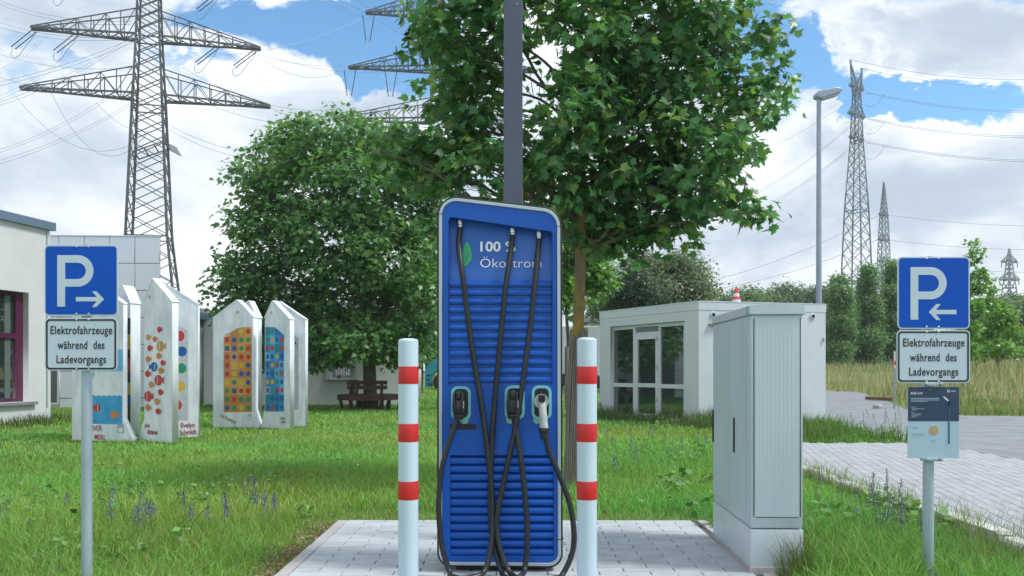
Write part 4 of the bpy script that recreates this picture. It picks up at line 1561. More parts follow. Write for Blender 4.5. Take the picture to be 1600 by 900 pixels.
# ------------------------------------------------------------------ bench round the tree
def tree_bench(cx, cy):
    t = thing('tree_bench', 'dark red wooden bench built round the trunk of the big left tree', 'bench', (cx, cy, 0))
    n = 6
    for s in range(n):
        a0 = -PI / 2 - PI / n + 2 * PI * s / n
        a1 = a0 + 2 * PI / n
        for k, r in enumerate((.62, .79, .96)):
            p = Vector((cx + r * math.cos(a0), cy + r * math.sin(a0), .44))
            q = Vector((cx + r * math.cos(a1), cy + r * math.sin(a1), .44))
            g = (q - p) * .01
            m = MB().beam(p + g, q - g, .145, .04)
            m.build('seat_plank', M_bench, t)
        for r0 in (.60, .98):
            p = Vector((cx + r0 * math.cos(a0), cy + r0 * math.sin(a0), 0))
            inn = .88 if r0 > .9 else 1.0
            MB().beam((cx + r0 * inn * math.cos(a0), cy + r0 * inn * math.sin(a0), -.03), (p.x, p.y, .42), .09, .09).build('leg', M_bench, t)
        o0, o1 = Vector((cx + 1.03 * math.cos(a0), cy + 1.03 * math.sin(a0), .36)), Vector((cx + 1.03 * math.cos(a1), cy + 1.03 * math.sin(a1), .36))
        MB().beam(o0, o1, .03, .13).build('apron', M_bench, t)
        MB().beam((cx + .55 * math.cos(a0), cy + .55 * math.sin(a0), .385), (cx + 1.0 * math.cos(a0), cy + 1.0 * math.sin(a0), .385), .06, .08).build('brace', M_bench, t)
        if s in (0, 5):
            mid = (a0 + a1) / 2
            for k, (z, rr) in enumerate(((.69, .655), (.84, .625))):
                w_ = .62 if s == 0 else .36
                r_ = rr
                c = Vector((cx + r_ * .90 * math.cos(mid), cy + r_ * .90 * math.sin(mid), z))
                tg = Vector((-math.sin(mid), math.cos(mid), 0))
                MB().beam(c - tg * w_, c + tg * w_, .035, .125).build('back_plank', M_bench, t)
            for sg in (-1, 1):
                w_ = .44 if s == 0 else .26
                tg = Vector((-math.sin(mid), math.cos(mid), 0))
                c0 = Vector((cx + .58 * math.cos(mid), cy + .58 * math.sin(mid), .40)) + tg * w_ * sg
                c1 = Vector((cx + .46 * math.cos(mid), cy + .46 * math.sin(mid), .90)) + tg * w_ * sg
                MB().beam(c0, c1, .085, .05).build('back_post', M_bench, t)


BT = P(578.5, 577, 26.8)
tree_bench(BT.x, BT.y)

# ------------------------------------------------------------------ street lamp
def street_lamp():
    Z = 25.5
    k = Z / F
    x = (1279.5 - CX) * k
    t = thing('street_lamp', 'tall grey street lamp rising behind the pavilion roof', 'street lamp', (x, Z, 0))
    top = H + (HY - 152) * k
    MB().tube([(x, Z, -.1), (x, Z, 3), (x, Z, top)], [.10, .085, .066], 14).build('pole', M_lampgrey, t, True)
    m = MB()
    a = Vector((x - .10, Z, top))
    prof = [(-.13, -.02), (.02, -.08), (.56, .08), (.66, .17), (.62, .25), (.45, .27), (-.06, .15), (-.14, .07)]
    M = frame_mat((x, Z, top), (x + 1, Z, top))
    plate('lamp_head', [prof], -.16, .16, M_lampgrey, t, M, .04)
    plate('lens', [[(.05, -.10), (.55, .045), (.60, .09), (.05, -.06)]], -.13, .13, principled('lamp_lens', (.45, .46, .46), .3), t, M, .01)


street_lamp()

# ------------------------------------------------------------------ pylons and lines
def lattice(m, base, yaw, prof, n_panels, leg, br, panel_style='x'):
    """square lattice mast: prof = [(height, half width)...]"""
    c, s = math.cos(yaw), math.sin(yaw)
    def hw(z):
        for (z0, w0), (z1, w1) in zip(prof, prof[1:]):
            if z <= z1:
                return w0 + (w1 - w0) * (z - z0) / (z1 - z0)
        return prof[-1][1]
    def corner(i, z):
        w_ = hw(z)
        sx, sy = ((-1, -1), (1, -1), (1, 1), (-1, 1))[i]
        x, yq = sx * w_, sy * w_
        return Vector((base[0] + x * c - yq * s, base[1] + x * s + yq * c, z))
    zs = [prof[0][0]]
    top = prof[-1][0]
    while zs[-1] < top - .01:
        zs.append(min(top, zs[-1] + max(1.25, hw(zs[-1]) * 2 * n_panels)))
    for z0, z1 in zip(zs, zs[1:]):
        for i in range(4):
            j = (i + 1) % 4
            k = leg * (1.0 if z0 < top * .6 else .75)
            m.beam(corner(i, z0), corner(i, z1), k)
            m.beam(corner(i, z0), corner(j, z1), br)
            m.beam(corner(j, z0), corner(i, z1), br)
    for z in [q for q, _ in prof[1:-1]]:
        for i in range(4):
            m.beam(corner(i, z), corner((i + 1) % 4, z), br * 1.3)
    return hw


def cross_arm(base, yaw, z, half, w0, rise, br, nseg=6, sides=(-1, 1), tipw=.25):
    """pair of triangular lattice arms; bottom chords flat, top chord falling to the tip"""
    c, s = math.cos(yaw), math.sin(yaw)
    T = lambda x, yq, zz: Vector((base[0] + x * c - yq * s, base[1] + x * s + yq * c, zz))
    m = MB()
    for sg in sides:
        f = lambda t_: w0 + (half - w0) * t_
        for k in range(nseg):
            t0, t1 = k / nseg, (k + 1) / nseg
            for sy in (-1, 1):
                y0, y1 = sy * (w0 * (1 - t0) + tipw * t0), sy * (w0 * (1 - t1) + tipw * t1)
                b0, b1 = T(sg * f(t0), y0, z), T(sg * f(t1), y1, z)
                u0, u1 = T(sg * f(t0), y0 * .8, z + rise * (1 - t0) + .15), T(sg * f(t1), y1 * .8, z + rise * (1 - t1) + .15)
                m.beam(b0, b1, br * 1.7)
                m.beam(u0, u1, br)
                m.beam(b1, u1, br * .8)
                m.beam(b0 if k % 2 else u0, u1 if k % 2 else b1, br * .7)
            m.beam(T(sg * f(t0), -(w0 * (1 - t0) + tipw * t0), z), T(sg * f(t1), (w0 * (1 - t1) + tipw * t1), z), br * .8)
            m.beam(T(sg * f(t1), -(w0 * (1 - t1) + tipw * t1), z), T(sg * f(t1), (w0 * (1 - t1) + tipw * t1), z), br)
            # small brackets under the walkway
            m.beam(T(sg * f(t0), 0, z - .25), T(sg * f(t1), 0, z - .25), br * 1.2)
            m.beam(T(sg * f(t0), 0, z - .25), T(sg * (f(t0) * .5 + f(t1) * .5), 0, z), br * .7)
            m.beam(T(sg * f(t1), 0, z - .25), T(sg * (f(t0) * .5 + f(t1) * .5), 0, z), br * .7)
    return m, T


def insulator(t, a, b, r=.13):
    """string of discs between a and b"""
    a, b = Vector(a), Vector(b)
    m = MB()
    n = 9
    pts, rad = [], []
    for i in range(n * 2 + 1):
        pts.append(a.lerp(b, i / (n * 2)))
        rad.append(r if i % 2 else r * .45)
    m.tube(pts, rad, 6)
    return m.build('insulator', M_insul, t)


def wire(a, b, sag, r, label, group, mat=None, n=14):
    a, b = Vector(a), Vector(b)
    pts = []
    for i in range(n + 1):
        u = i / n
        p = a.lerp(b, u)
        p.z -= sag * 4 * u * (1 - u)
        pts.append(p)
    o = MB().tube(pts, r * .85, 4, False).build('power_line', mat or M_wire)
    return tag(o, label, 'power line', group)


# first pylon: the big one on the left
ZP = 105.0
B1 = P(233.5, 577, ZP)
B1.z = 0
yaw1 = math.atan2(7.1, 27.4)
t1 = thing('pylon', 'nearest lattice pylon with two long cross arms rising above the panel building', 'pylon', B1[:], 'lattice pylons')
m = MB()
lattice(m, B1, yaw1, [(0, 4.3), (10.2, 3.15), (17.5, 2.35), (33.5, 1.72), (42, 1.35), (60, .8)], .52, .25, .10)
m.build('tower_body', M_pylon, t1)
arms1 = {}
for z, half, rise in ((34.9, 14.4, 3.1), (42.2, 13.2, 3.0), (49.0, 8.6, 2.4)):
    for sg in (-1, 1):
        ma, T = cross_arm(B1, yaw1, z, half, 1.7 if z < 40 else 1.4, rise, .12, 7, (sg,))
        ma.build('cross_arm', M_pylon, t1)
    arms1[z] = T
# working platform halfway up
mp = MB()
T = arms1[34.9]
mp.beam(T(-1.6, -1.95, 27.6), T(2.1, -1.95, 29.2), .13)
mp.beam(T(-1.6, 1.95, 27.6), T(2.1, 1.95, 29.2), .13)
for k in range(4):
    mp.beam(T(-1.5 + 1.15 * k, -1.95, 27.65 + .5 * k), T(-1.5 + 1.15 * k, 1.95, 27.65 + .5 * k), .12)
    mp.beam(T(1.9, -1.9 + 1.2 * k, 29.1), T(3.5, -1.9 + 1.2 * k, 28.3), .12)
mp.build('platform', M_pylon, t1)
ends1 = []
for z, xs in ((42.2, (-12.8, -8.2, 8.0, 12.6)), (49.0, (-8.2, 8.2))):
    T = arms1[z]
    for x in xs:
        a = T(x, 0, z - .3)
        for dy in (-.4, .4):
            insulator(t1, a + Vector((0, dy, 0)), a + Vector((-2.9, dy + .5, -1.9)), .085)
        e = a + Vector((-3.0, .5, -2.0))
        ends1.append(e)
        lp = MB().tube(spline([e, e + Vector((-.1, 0, -.8)), e + Vector((.6, 0, -1.0)), a + Vector((-.9, 0, -1.6)), a + Vector((-.3, 0, -.9)), a], 4), .035, 5)
        lp.build('jumper', M_wire, t1)

# second pylon, behind the maple
ZP2 = 130.0
B2 = P(693, 577, ZP2)
B2.z = 0
t2 = thing('pylon', 'lattice pylon half hidden behind the maple with three cross arms', 'pylon', B2[:], 'lattice pylons')
m = MB()
lattice(m, B2, .06, [(0, 4.6), (12, 3.2), (36, 2.05), (47, 1.75), (68, .9)], .5, .32, .12)
m.build('tower_body', M_pylon, t2)
ends2 = []
for z, half, xs in ((39.3, 16.8, ()), (47.2, 14.4, (-14.2, -8.0, 8.0, 14.2)), (55.6, 11.8, (-11.4, 11.4))):
    for sg in (-1, 1):
        ma, T = cross_arm(B2, .06, z, half, 1.8, 3.0, .13, 7, (sg,))
        ma.build('cross_arm', M_pylon, t2)
    for x in xs:
        a = T(x, 0, z - .3)
        e = a + Vector((0, -.6, -4.2))
        for dx in (-.9, .9):
            insulator(t2, a + Vector((dx, 0, 0)), e + Vector((dx * .35, 0, 0)), .09)
        ends2.append(e)


def far_pylon(Z, px, top_px, prof, arms, yaw, label, mat, leg, br, forks=None):
    k = Z / F
    b = P(px, 577, Z)
    b.z = 0
    t = thing('pylon', label, 'pylon', b[:], 'lattice pylons')
    top = H + (HY - top_px) * k
    m = MB()
    cw = abs(math.cos(yaw)) + abs(math.sin(yaw))
    pr = [(H + (HY - yq) * k if yq < 577 else 0, w_ * k / 2 / cw) for yq, w_ in prof]
    lattice(m, b, yaw, pr, .85, leg, br)
    if forks:
        for fx, fy in forks:
            e = P(fx, fy, Z)
            b0 = Vector((b.x, b.y, pr[-1][0]))
            for dx in (-.5, .5):
                for dy in (-.4, .4):
                    m.beam(b0 + Vector((dx, dy, -1.2)), e, leg * .7)
            for q in range(1, 5):
                c = b0.lerp(e, q / 5)
                w_ = .5 * (1 - q / 5)
                m.beam(c + Vector((-w_, -w_, 0)), c + Vector((w_, w_, .8)), br * .8)
                m.beam(c + Vector((w_, -w_, 0)), c + Vector((-w_, w_, .8)), br * .8)
    m.build('tower_body', mat, t)
    out = []
    for yq, half in arms:
        z = H + (HY - yq) * k
        for sg in (-1, 1):
            ma, T = cross_arm(b, yaw, z, half, half * .25, half * .6, br * .9, 3, (sg,))
            ma.build('cross_arm', mat, t)
        out += [T(-half, 0, z - .2), T(half, 0, z - .2)]
    return t, b, out


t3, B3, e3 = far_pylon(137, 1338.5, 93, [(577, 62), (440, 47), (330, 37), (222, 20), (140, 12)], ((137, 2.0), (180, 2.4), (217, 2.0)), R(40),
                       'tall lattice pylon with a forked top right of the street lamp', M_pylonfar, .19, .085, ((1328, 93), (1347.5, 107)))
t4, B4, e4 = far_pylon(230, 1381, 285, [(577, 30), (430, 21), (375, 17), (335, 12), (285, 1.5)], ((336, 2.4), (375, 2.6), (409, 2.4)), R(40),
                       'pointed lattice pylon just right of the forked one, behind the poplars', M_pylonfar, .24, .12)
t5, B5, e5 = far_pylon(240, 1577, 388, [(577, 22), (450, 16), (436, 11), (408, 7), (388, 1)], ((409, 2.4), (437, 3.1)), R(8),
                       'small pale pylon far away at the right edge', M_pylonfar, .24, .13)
k5 = 240 / F
mm = MB()
for px, py, ln in ((1565, 409, 9), (1589.5, 409, 9), (1562, 437, 9), (1592, 437, 9)):
    a = P(px, py, 240)
    insulator(t5, a, a - Vector((0, 0, ln * k5)), .16)

# conductors
ORD = ['first', 'second', 'third', 'fourth', 'fifth', 'sixth', 'seventh', 'eighth', 'ninth', 'tenth', 'eleventh', 'twelfth', 'thirteenth', 'fourteenth', 'fifteenth', 'sixteenth', 'seventeenth', 'eighteenth', 'nineteenth', 'twentieth', 'twenty first', 'twenty second', 'twenty third', 'twenty fourth', 'twenty fifth']


def number(objs, key, pattern):
    for i, o in enumerate(sorted(objs, key=key)):
        o['label'] = pattern % ORD[i]


GL = 'power lines crossing the cloudy sky'
ws = []
LW = 'thin grey power line strung from the nearest pylon to the left'
for (x0, y0), (x1, y1) in (((62, 62), (-60, 128)), ((66, 64), (-60, 134)), ((112, 80), (-60, 168)), ((117, 82), (-60, 175)), ((193, 66), (-60, 176)), ((198, 68), (-60, 182)), ((165, 152), (-60, 249)),
                           ((170, 154), (-60, 254)), ((205, 160), (-60, 265)), ((209, 162), (-60, 271)), ((310, 8), (0, 128)), ((316, 12), (0, 134))):
    ws.append(wire(P(x0, y0, 103), P(x1, y1, 92), 1.0, .030, LW, GL))
number(ws, ws.index, '%s of the thin lines strung left from the nearest pylon, counted from the top')
ws = []
LW2 = 'thin power line passing above the long cross arms of the nearest pylon'
for (x0, y0), (x1, y1) in (((-60, -28), (205, 33)), ((-60, -22), (203, 38)), ((-60, 10), (210, 56)), ((-60, 18), (212, 60)), ((-60, 60), (215, 105)), ((-60, 98), (230, 140))):
    ws.append(wire(P(x0, y0, 150), P(x1, y1, 112), 2.0, .035, LW2, GL))
number(ws, ws.index, '%s thin line passing above the nearest pylon arms, counted from the top')
ws = []
LW3 = 'slack power line sagging behind the lower arm of the nearest pylon'
for (x0, y0), (x1, y1), sg in (((20, 145), (228, 214), 4.0), ((80, 145), (230, 208), 5.0), ((150, 160), (232, 205), 1.0)):
    ws.append(wire(P(x0, y0, 103), P(x1, y1, 106), sg, .028, LW3, GL))
number(ws, ws.index, '%s slack line sagging behind the nearest pylon, counted from the left')
ws = []
LW4 = 'thin power line between the nearest pylon and the pylon behind the maple'
T = arms1[34.9]
for (x0, y0), (x1, y1), sg in (((250, 20), (572, 100), 2.5), ((262, 14), (600, 112), 2.5), ((285, 105), (530, 170), 2.0), ((300, 150), (520, 182), 2.0), ((419, 166), (545, 200), 1.0), ((392, 78), (545, 104), 2.5), ((265, 196), (480, 230), 2), ((265, 203), (470, 240), 2), ((345, 86), (573, 25), 1.2)):
    ws.append(wire(P(x0, y0, 106), P(x1, y1, 130), sg, .030, LW4, GL))
number(ws, ws.index, '%s line between the nearest pylon and the maple pylon, counted from the top')
ws = []
LW5 = 'bundled power line running down from the pylon behind the maple'
for (x0, y0), (x1, y1) in (((577, 50), (540, 190)), ((579, 50), (544, 190)), ((606, 134), (590, 185)), ((609, 134), (594, 185)), ((542, 133), (520, 210)), ((545, 133), (525, 210)), ((640, 60), (480, -40)), ((668, 72), (500, -45)), ((684, 78), (512, -50)), ((560, 28), (440, -40)), ((566, 26), (448, -44))):
    ws.append(wire(P(x0, y0, 130), P(x1, y1, 118), .4, .022, LW5, GL))
number(ws, ws.index, '%s bundled line at the pylon behind the maple, counted from the left')
ws = []
LW6 = 'power line leaving the forked pylon towards the right edge'
for (x0, y0), (x1, y1), z1, sg in (((1329, 93), (1680, 120), 137, 1.5), ((1348, 107), (1680, 130), 137, 1.5), ((1352, 143), (1680, 171), 132, 1.2), ((1352, 145), (1680, 174), 132, 1.2), ((1355, 186), (1680, 213), 132, 1.2), ((1355, 184), (1680, 210), 132, 1.2),
                               ((1353, 221), (1680, 250), 132, 1.0), ((1353, 223), (1680, 253), 132, 1.0)):
    ws.append(wire(P(x0, y0, 137), P(x1, y1, z1), sg, .034, LW6, GL))
number(ws, ws.index, '%s line from the forked pylon to the right edge, counted from the top')
ws = []
LW7 = 'faint power line falling from the forked pylon towards the maple'
for (x0, y0), (x1, y1), sg in (((1326, 158), (1100, 268), 1.5), ((1324, 200), (1080, 340), 2), ((1324, 203), (1080, 344), 2), ((1323, 235), (1080, 365), 2), ((1323, 238), (1080, 369), 2)):
    ws.append(wire(P(x0, y0, 137), P(x1, y1, 150), sg, .026, LW7, GL))
number(ws, ws.index, '%s faint line falling from the forked pylon to the maple, counted from the top')
ws = []
LW8 = 'power line strung to the pointed pylon behind the poplars'
for (x0, y0), (x1, y1), z1, sg in (((1374, 336), (1050, 452), 240, 2.5), ((1372, 374), (1060, 459), 240, 2.5), ((1374, 409), (1080, 478), 240, 2.5), ((1390, 336), (1700, 352), 225, 1.2), ((1391, 375), (1700, 388), 225, 1.2), ((1390, 409), (1700, 424), 225, 1.2)):
    ws.append(wire(P(x0, y0, 230), P(x1, y1, z1), sg, .060, LW8, GL))
number(ws, ws.index, '%s line at the pointed pylon behind the poplars, counted from the top')
# short slack jumpers on the right of the forked pylon
for yq, nm_ in ((150, 'upper'), (193, 'middle'), (232, 'lower')):
    a, b = P(1352, yq + 14, 137), P(1382, yq - 4, 136)
    tag(MB().tube([a.lerp(b, i / 6) - Vector((0, 0, 1.0 * 4 * (i / 6) * (1 - i / 6))) for i in range(7)], .035, 4, False).build('power_line', M_wire), nm_ + ' short slack jumper line beside the forked pylon', 'power line', GL)

# ------------------------------------------------------------------ trees
def maple_template(detail=True):
    if detail:
        pts = [(0, -.02), (.10, .02), (.30, -.12), (.26, .10), (.52, .10), (.40, .26), (.62, .46), (.36, .42), (.34, .62), (.20, .52), (.14, .78), (0, 1.0)]
    else:
        pts = [(0, 0), (.34, -.06), (.30, .20), (.55, .42), (.28, .48), (0, 1.0)]
    left = [(-x, yq) for x, yq in pts[1:-1]][::-1]
    ring = pts + left
    V = [(0, .32, -.04)]
    for x, yq in ring:
        V.append((x, yq, .10 * abs(x) - .12 * max(0, yq - .4)))
    n = len(ring)
    T = [(0, 1 + i, 1 + (i + 1) % n) for i in range(n)]
    return np.array(V, float), np.array(T, int)


def card_template():
    V = np.array([(0, 0, 0), (.38, .45, .05), (0, 1, -.08), (-.38, .45, .05)], float)
    return V, np.array([(0, 1, 2), (0, 2, 3)])


LEAF_HI = maple_template(True)
LEAF_LO = maple_template(False)
LEAF_CARD = card_template()


def normed(a):
    return a / np.maximum(1e-9, np.linalg.norm(a, axis=1, keepdims=True))


def leaf_frames(pos, centre, rng, up_w=.75, out_w=.55, rnd=.55):
    """rotation matrices: blade normal mostly up and outward, tip hanging outward"""
    n = len(pos)
    out = normed(pos - centre)
    nz = normed(np.array([[0, 0, 1.0]]) * up_w + out * out_w + rng.normal(0, rnd, (n, 3)))
    tip = out + np.array([[0, 0, -.55]]) + rng.normal(0, .6, (n, 3))
    tip = normed(tip - nz * np.sum(tip * nz, axis=1, keepdims=True))
    x = np.cross(tip, nz)
    return np.stack([x, tip, nz], axis=2)      # columns


def leaves_mesh(name, pos, frames, size, tints, tpl, mat, parent):
    V, T = tpl
    n = len(pos)
    W_ = np.einsum('nij,vj->nvi', frames, V) * size[:, None, None] + pos[:, None, :]
    TT = (T[None] + (np.arange(n) * len(V))[:, None, None]).reshape(-1, 3)
    col = np.repeat(tints, len(V), axis=0)
    return np_mesh(name, W_.reshape(-1, 3), TT, mat, col, parent)


def tints_for(n, rng, base, spread=.22, alt=None, alt_p=.15):
    b = np.array(base)[None] * (1 + rng.normal(0, spread, (n, 1)))
    b[:, 0] *= 1 + rng.normal(0, .12, n)
    if alt is not None:
        k = rng.random(n) < alt_p
        b[k] = np.array(alt)[None] * (1 + rng.normal(0, spread * .7, (k.sum(), 1)))
    return np.clip(b, .008, .5)


def crown_points(clumps, sprays, per, spray_r, rng, fill=.35):
    """leaf positions grouped in sprays spread through ellipsoidal clumps"""
    P_, C_, SP = [], [], []
    vol = np.array([c[3] * c[4] * c[5] for c in clumps]) ** .72
    cnt = np.maximum(3, (sprays * vol / vol.sum()).astype(int))
    for (cx, cy, cz, rx, ry, rz), k in zip(clumps, cnt):
        d = normed(rng.normal(0, 1, (k, 3)))
        r = rng.random(k) ** fill
        r = .25 + .75 * r
        sp = np.array([cx, cy, cz]) + d * r[:, None] * np.array([rx, ry, rz]) * rng.uniform(.85, 1.12, (k, 1))
        SP.append(np.hstack([sp, np.full((k, 1), len(SP))]))
        m_ = rng.poisson(per, k) + 2
        idx = np.repeat(np.arange(k), m_)
        off = rng.normal(0, 1, (len(idx), 3)) * spray_r * np.array([1, 1, .6])
        P_.append(sp[idx] + off)
        C_.append(np.repeat(np.array([[cx, cy, cz - rz * .5]]), len(idx), axis=0) * .5 + sp[idx] * .5 - np.array([[0, 0, spray_r * .3]]))
    return np.vstack(P_), np.vstack(C_), SP


def limb(m, a, b, r0, r1, rng, wob=.08, n=7, seg=5):
    a, b = Vector(a), Vector(b)
    L = (b - a).length
    pts = [a]
    for i in range(1, seg):
        u = i / seg
        p = a.lerp(b, u)
        p.z += math.sin(u * PI) * L * .06
        pts.append(p + Vector(rng.normal(0, wob * L * .35, 3)))
    pts.append(b)
    pts = spline(pts, 3)
    m.tube(pts, [r0 + (r1 - r0) * i / (len(pts) - 1) for i in range(len(pts))], n)
    return pts


def tree(name, label, base, clumps, trunk, sprays, per, spray_r, leaf, tpl, col, alt=None, alt_p=.15, seed=1, group=None, mat_trunk=None,
         named_leaves=0, twigs=True, spread=.22, up_w=.75, limb_z=0.0, drop=.55, mat_limb=None):
    """trunk = list of (x, y, z, radius); every clump gets a limb from the trunk, and a few twigs"""
    rng = np.random.default_rng(seed)
    t = thing(name, label, 'tree', base, group)
    m = MB()
    tp = [Vector(q[:3]) for q in trunk]
    sp = spline(tp, 5)
    rr = np.interp(np.linspace(0, 1, len(sp)), np.linspace(0, 1, len(trunk)), [q[3] for q in trunk])
    m.tube(sp, list(rr), 14)
    m.build('trunk', mat_trunk or M_bark, t, True)
    pos, cen, SP = crown_points(clumps, sprays, per, spray_r, rng)
    lm = MB()
    for i, c in enumerate(clumps):
        cv = Vector(c[:3])
        best = min(range(len(sp)), key=lambda k: abs(sp[k].z - max(limb_z, cv.z - (cv - sp[k]).xy.length * drop - .2)) + (0 if k > 3 else 5))
        a = sp[best]
        r0 = max(.012, float(rr[best]) * .40)
        pts = limb(lm, a, cv, r0, r0 * .3, rng)
        if twigs:
            s = SP[i]
            sel = rng.permutation(len(s))[:12]
            for q in sel:
                st = pts[int(len(pts) * rng.uniform(.45, .98))]
                limb(lm, st, s[q][:3], r0 * .28, r0 * .07, rng, .12, 4, 3)
    lm.build('limbs', mat_limb or M_bark, t, True)
    n = len(pos)
    fr = leaf_frames(pos, cen, rng, up_w)
    size = leaf * rng.uniform(.6, 1.2, n)
    tn = tints_for(n, rng, col, spread, alt, alt_p)
    if named_leaves:
        # the leaves that show largest: nearest the viewer and inside the picture
        px = CX + pos[:, 0] / pos[:, 1] * F
        py = HY - (pos[:, 2] - H) / pos[:, 1] * F
        ok = (px > 580) & (px < 1250) & (py > 2) & (py < 430)
        score = np.where(ok, size / pos[:, 1], 0)
        sel = np.argsort(-score)[:named_leaves]
        keep = np.ones(n, bool)
        keep[sel] = False
        V, T = tpl
        vs = []
        for q in range(4):
            c = tints_for(1, rng, col, spread, alt, 0)
            me = bpy.data.meshes.new('leaf')
            me.from_pydata([tuple(v) for v in V], [], [tuple(f_) for f_ in T])
            at = me.attributes.new('tint', 'FLOAT_COLOR', 'POINT')
            cc = np.ones((len(V), 4), np.float32)
            cc[:, :3] = c
            at.data.foreach_set('color', cc.ravel())
            me.materials.append(M_leaf)
            vs.append(me)
        for k in sel:
            o = bpy.data.objects.new('leaf', vs[int(rng.integers(4))])
            link(o, t)
            f_ = fr[k] * size[k]
            o.matrix_basis = Matrix(((f_[0, 0], f_[0, 1], f_[0, 2], pos[k, 0]), (f_[1, 0], f_[1, 1], f_[1, 2], pos[k, 1]), (f_[2, 0], f_[2, 1], f_[2, 2], pos[k, 2]), (0, 0, 0, 1)))
        pos, fr, size, tn = pos[keep], fr[keep], size[keep], tn[keep]
    stuff(leaves_mesh('foliage', pos, fr, size, tn, tpl, M_leaf, t))
    return t


def clumps_px(lst, Z, depth, rng, yj=None):
    out = []
    for c in lst:
        px, py, rx, ry = c[:4]
        dz = c[4] if len(c) > 4 else rng.uniform(-depth, depth)
        z = Z + dz
        k = Z / F
        p = P(px, py, z)
        out.append((p.x, p.y, p.z, rx * k, min(depth, max(rx, ry) * k * 1.1), ry * k))
    return out


rng = np.random.default_rng(3)
# near maple, over the charger
ZM = 9.3
near = [(700, 55, 48, 50), (672, 30, 24, 30), (688, 150, 36, 42), (742, 130, 50, 60), (770, 30, 60, 50), (735, 190, 40, 40), (868, 30, 34, 34), (925, 60, 62, 58), (1000, 40, 75, 55), (1075, 20, 60, 45), (1128, 20, 34, 34),
        (955, 140, 80, 60), (1040, 130, 75, 60), (1118, 65, 34, 30), (1125, 130, 40, 32), (1186, 72, 30, 22), (1208, 55, 26, 20), (1205, 125, 24, 28), (1168, 168, 42, 36), (1208, 165, 18, 20), (898, 170, 48, 52), (868, 205, 30, 30),
        (1010, 220, 80, 55), (1100, 235, 75, 50), (1150, 225, 30, 30), (720, 240, 50, 40), (660, 235, 45, 28), (612, 222, 38, 24), (595, 235, 24, 14), (645, 272, 45, 20), (695, 278, 42, 24), (755, 260, 40, 34), (850, 235, 55, 50), (830, 290, 40, 26),
        (900, 270, 70, 50), (985, 300, 75, 45), (1070, 305, 60, 40), (1120, 310, 45, 32), (1165, 322, 28, 16), (1193, 330, 18, 11), (905, 335, 45, 35), (960, 360, 60, 32), (1030, 358, 50, 28), (995, 392, 36, 14), (930, 375, 34, 20), (880, 310, 30, 30), (1075, 365, 28, 14),
        (780, -60, 80, 50), (900, -60, 110, 60), (1030, -70, 95, 55), (960, -160, 100, 70)]
tb = P(898, 577, ZM)
tm = [(tb.x - .02, ZM, -.05, .085), (tb.x + .0, ZM, .6, .070), (P(903, 0, ZM).x, ZM, 1.6, .063), (P(907, 0, ZM).x, ZM + .02, 2.4, .060), (P(909, 0, ZM).x, ZM, 3.2, .056), (P(905, 0, ZM).x, ZM, 4.2, .05), (P(930, 0, ZM).x, ZM, 5.4, .03), (P(945, 0, ZM).x, ZM, 6.6, .012)]
nm = tree('maple_tree', 'near maple with large lobed leaves behind the dark lamp post', (tb.x, ZM, 0), clumps_px(near, ZM, .75, rng), tm, 1330, 9.5, .105, .118, LEAF_HI,
          (.092, .225, .088), (.22, .34, .10), .16, 5, None, M_lichen, 300, spread=.28, limb_z=2.55, drop=.3, up_w=.5)
# reed mat round its trunk
rm = MB()
for k in range(26):
    a = 2 * PI * k / 26
    r = .092
    xx, yq = tb.x + r * math.cos(a), ZM + r * math.sin(a)
    h1 = 1.25 + (577 - 525) * ZM / F + random.uniform(-.06, .10)
    dx = .048
    rm.tube([(xx - .02, yq, -.03), (xx + .01 + random.uniform(-.004, .004), yq, h1 * .5), (xx + dx, yq, h1)], [.0125, .012, .009], 5)
rm.build('trunk_mat', M_reed, nm)

# big tree with the bench
rng = np.random.default_rng(8)
ZB = 26.8
big = [(470, 225, 50, 38), (440, 250, 55, 45), (520, 215, 60, 42), (580, 225, 60, 45), (640, 240, 50, 45), (680, 265, 40, 45), (400, 285, 45, 40), (470, 300, 75, 55), (550, 300, 80, 60), (630, 320, 70, 60),
       (385, 340, 36, 34), (430, 370, 60, 50), (520, 380, 80, 60), (610, 400, 75, 60), (670, 370, 40, 60), (395, 425, 55, 40), (360, 460, 34, 40), (380, 500, 45, 40), (450, 460, 70, 50), (540, 460, 80, 55), (630, 470, 65, 55), (665, 460, 30, 60),
       (430, 530, 60, 40), (500, 535, 60, 42), (575, 532, 55, 30), (625, 540, 50, 32), (665, 535, 26, 30), (486, 562, 24, 12), (400, 560, 30, 24), (620, 560, 34, 12)]
tr = [(BT.x, ZB, -.05, .30), (BT.x, ZB, .35, .22), (P(577, 0, ZB).x, ZB, 1.4, .20), (P(574, 0, ZB).x, ZB, 2.6, .18), (P(570, 0, ZB).x, ZB, 4.2, .14), (P(560, 0, ZB).x, ZB, 6.0, .08), (P(548, 0, ZB).x, ZB, 7.6, .03)]
tree('broadleaf_tree', 'big round dark green tree with a bench round its trunk', (BT.x, ZB, 0), clumps_px(big, ZB, 1.6, rng), tr, 2500, 13, .20, .175, LEAF_LO, (.105, .235, .085), (.17, .31, .09), .2, 9, None, None, spread=.28, limb_z=1.9, drop=.4, up_w=.55)


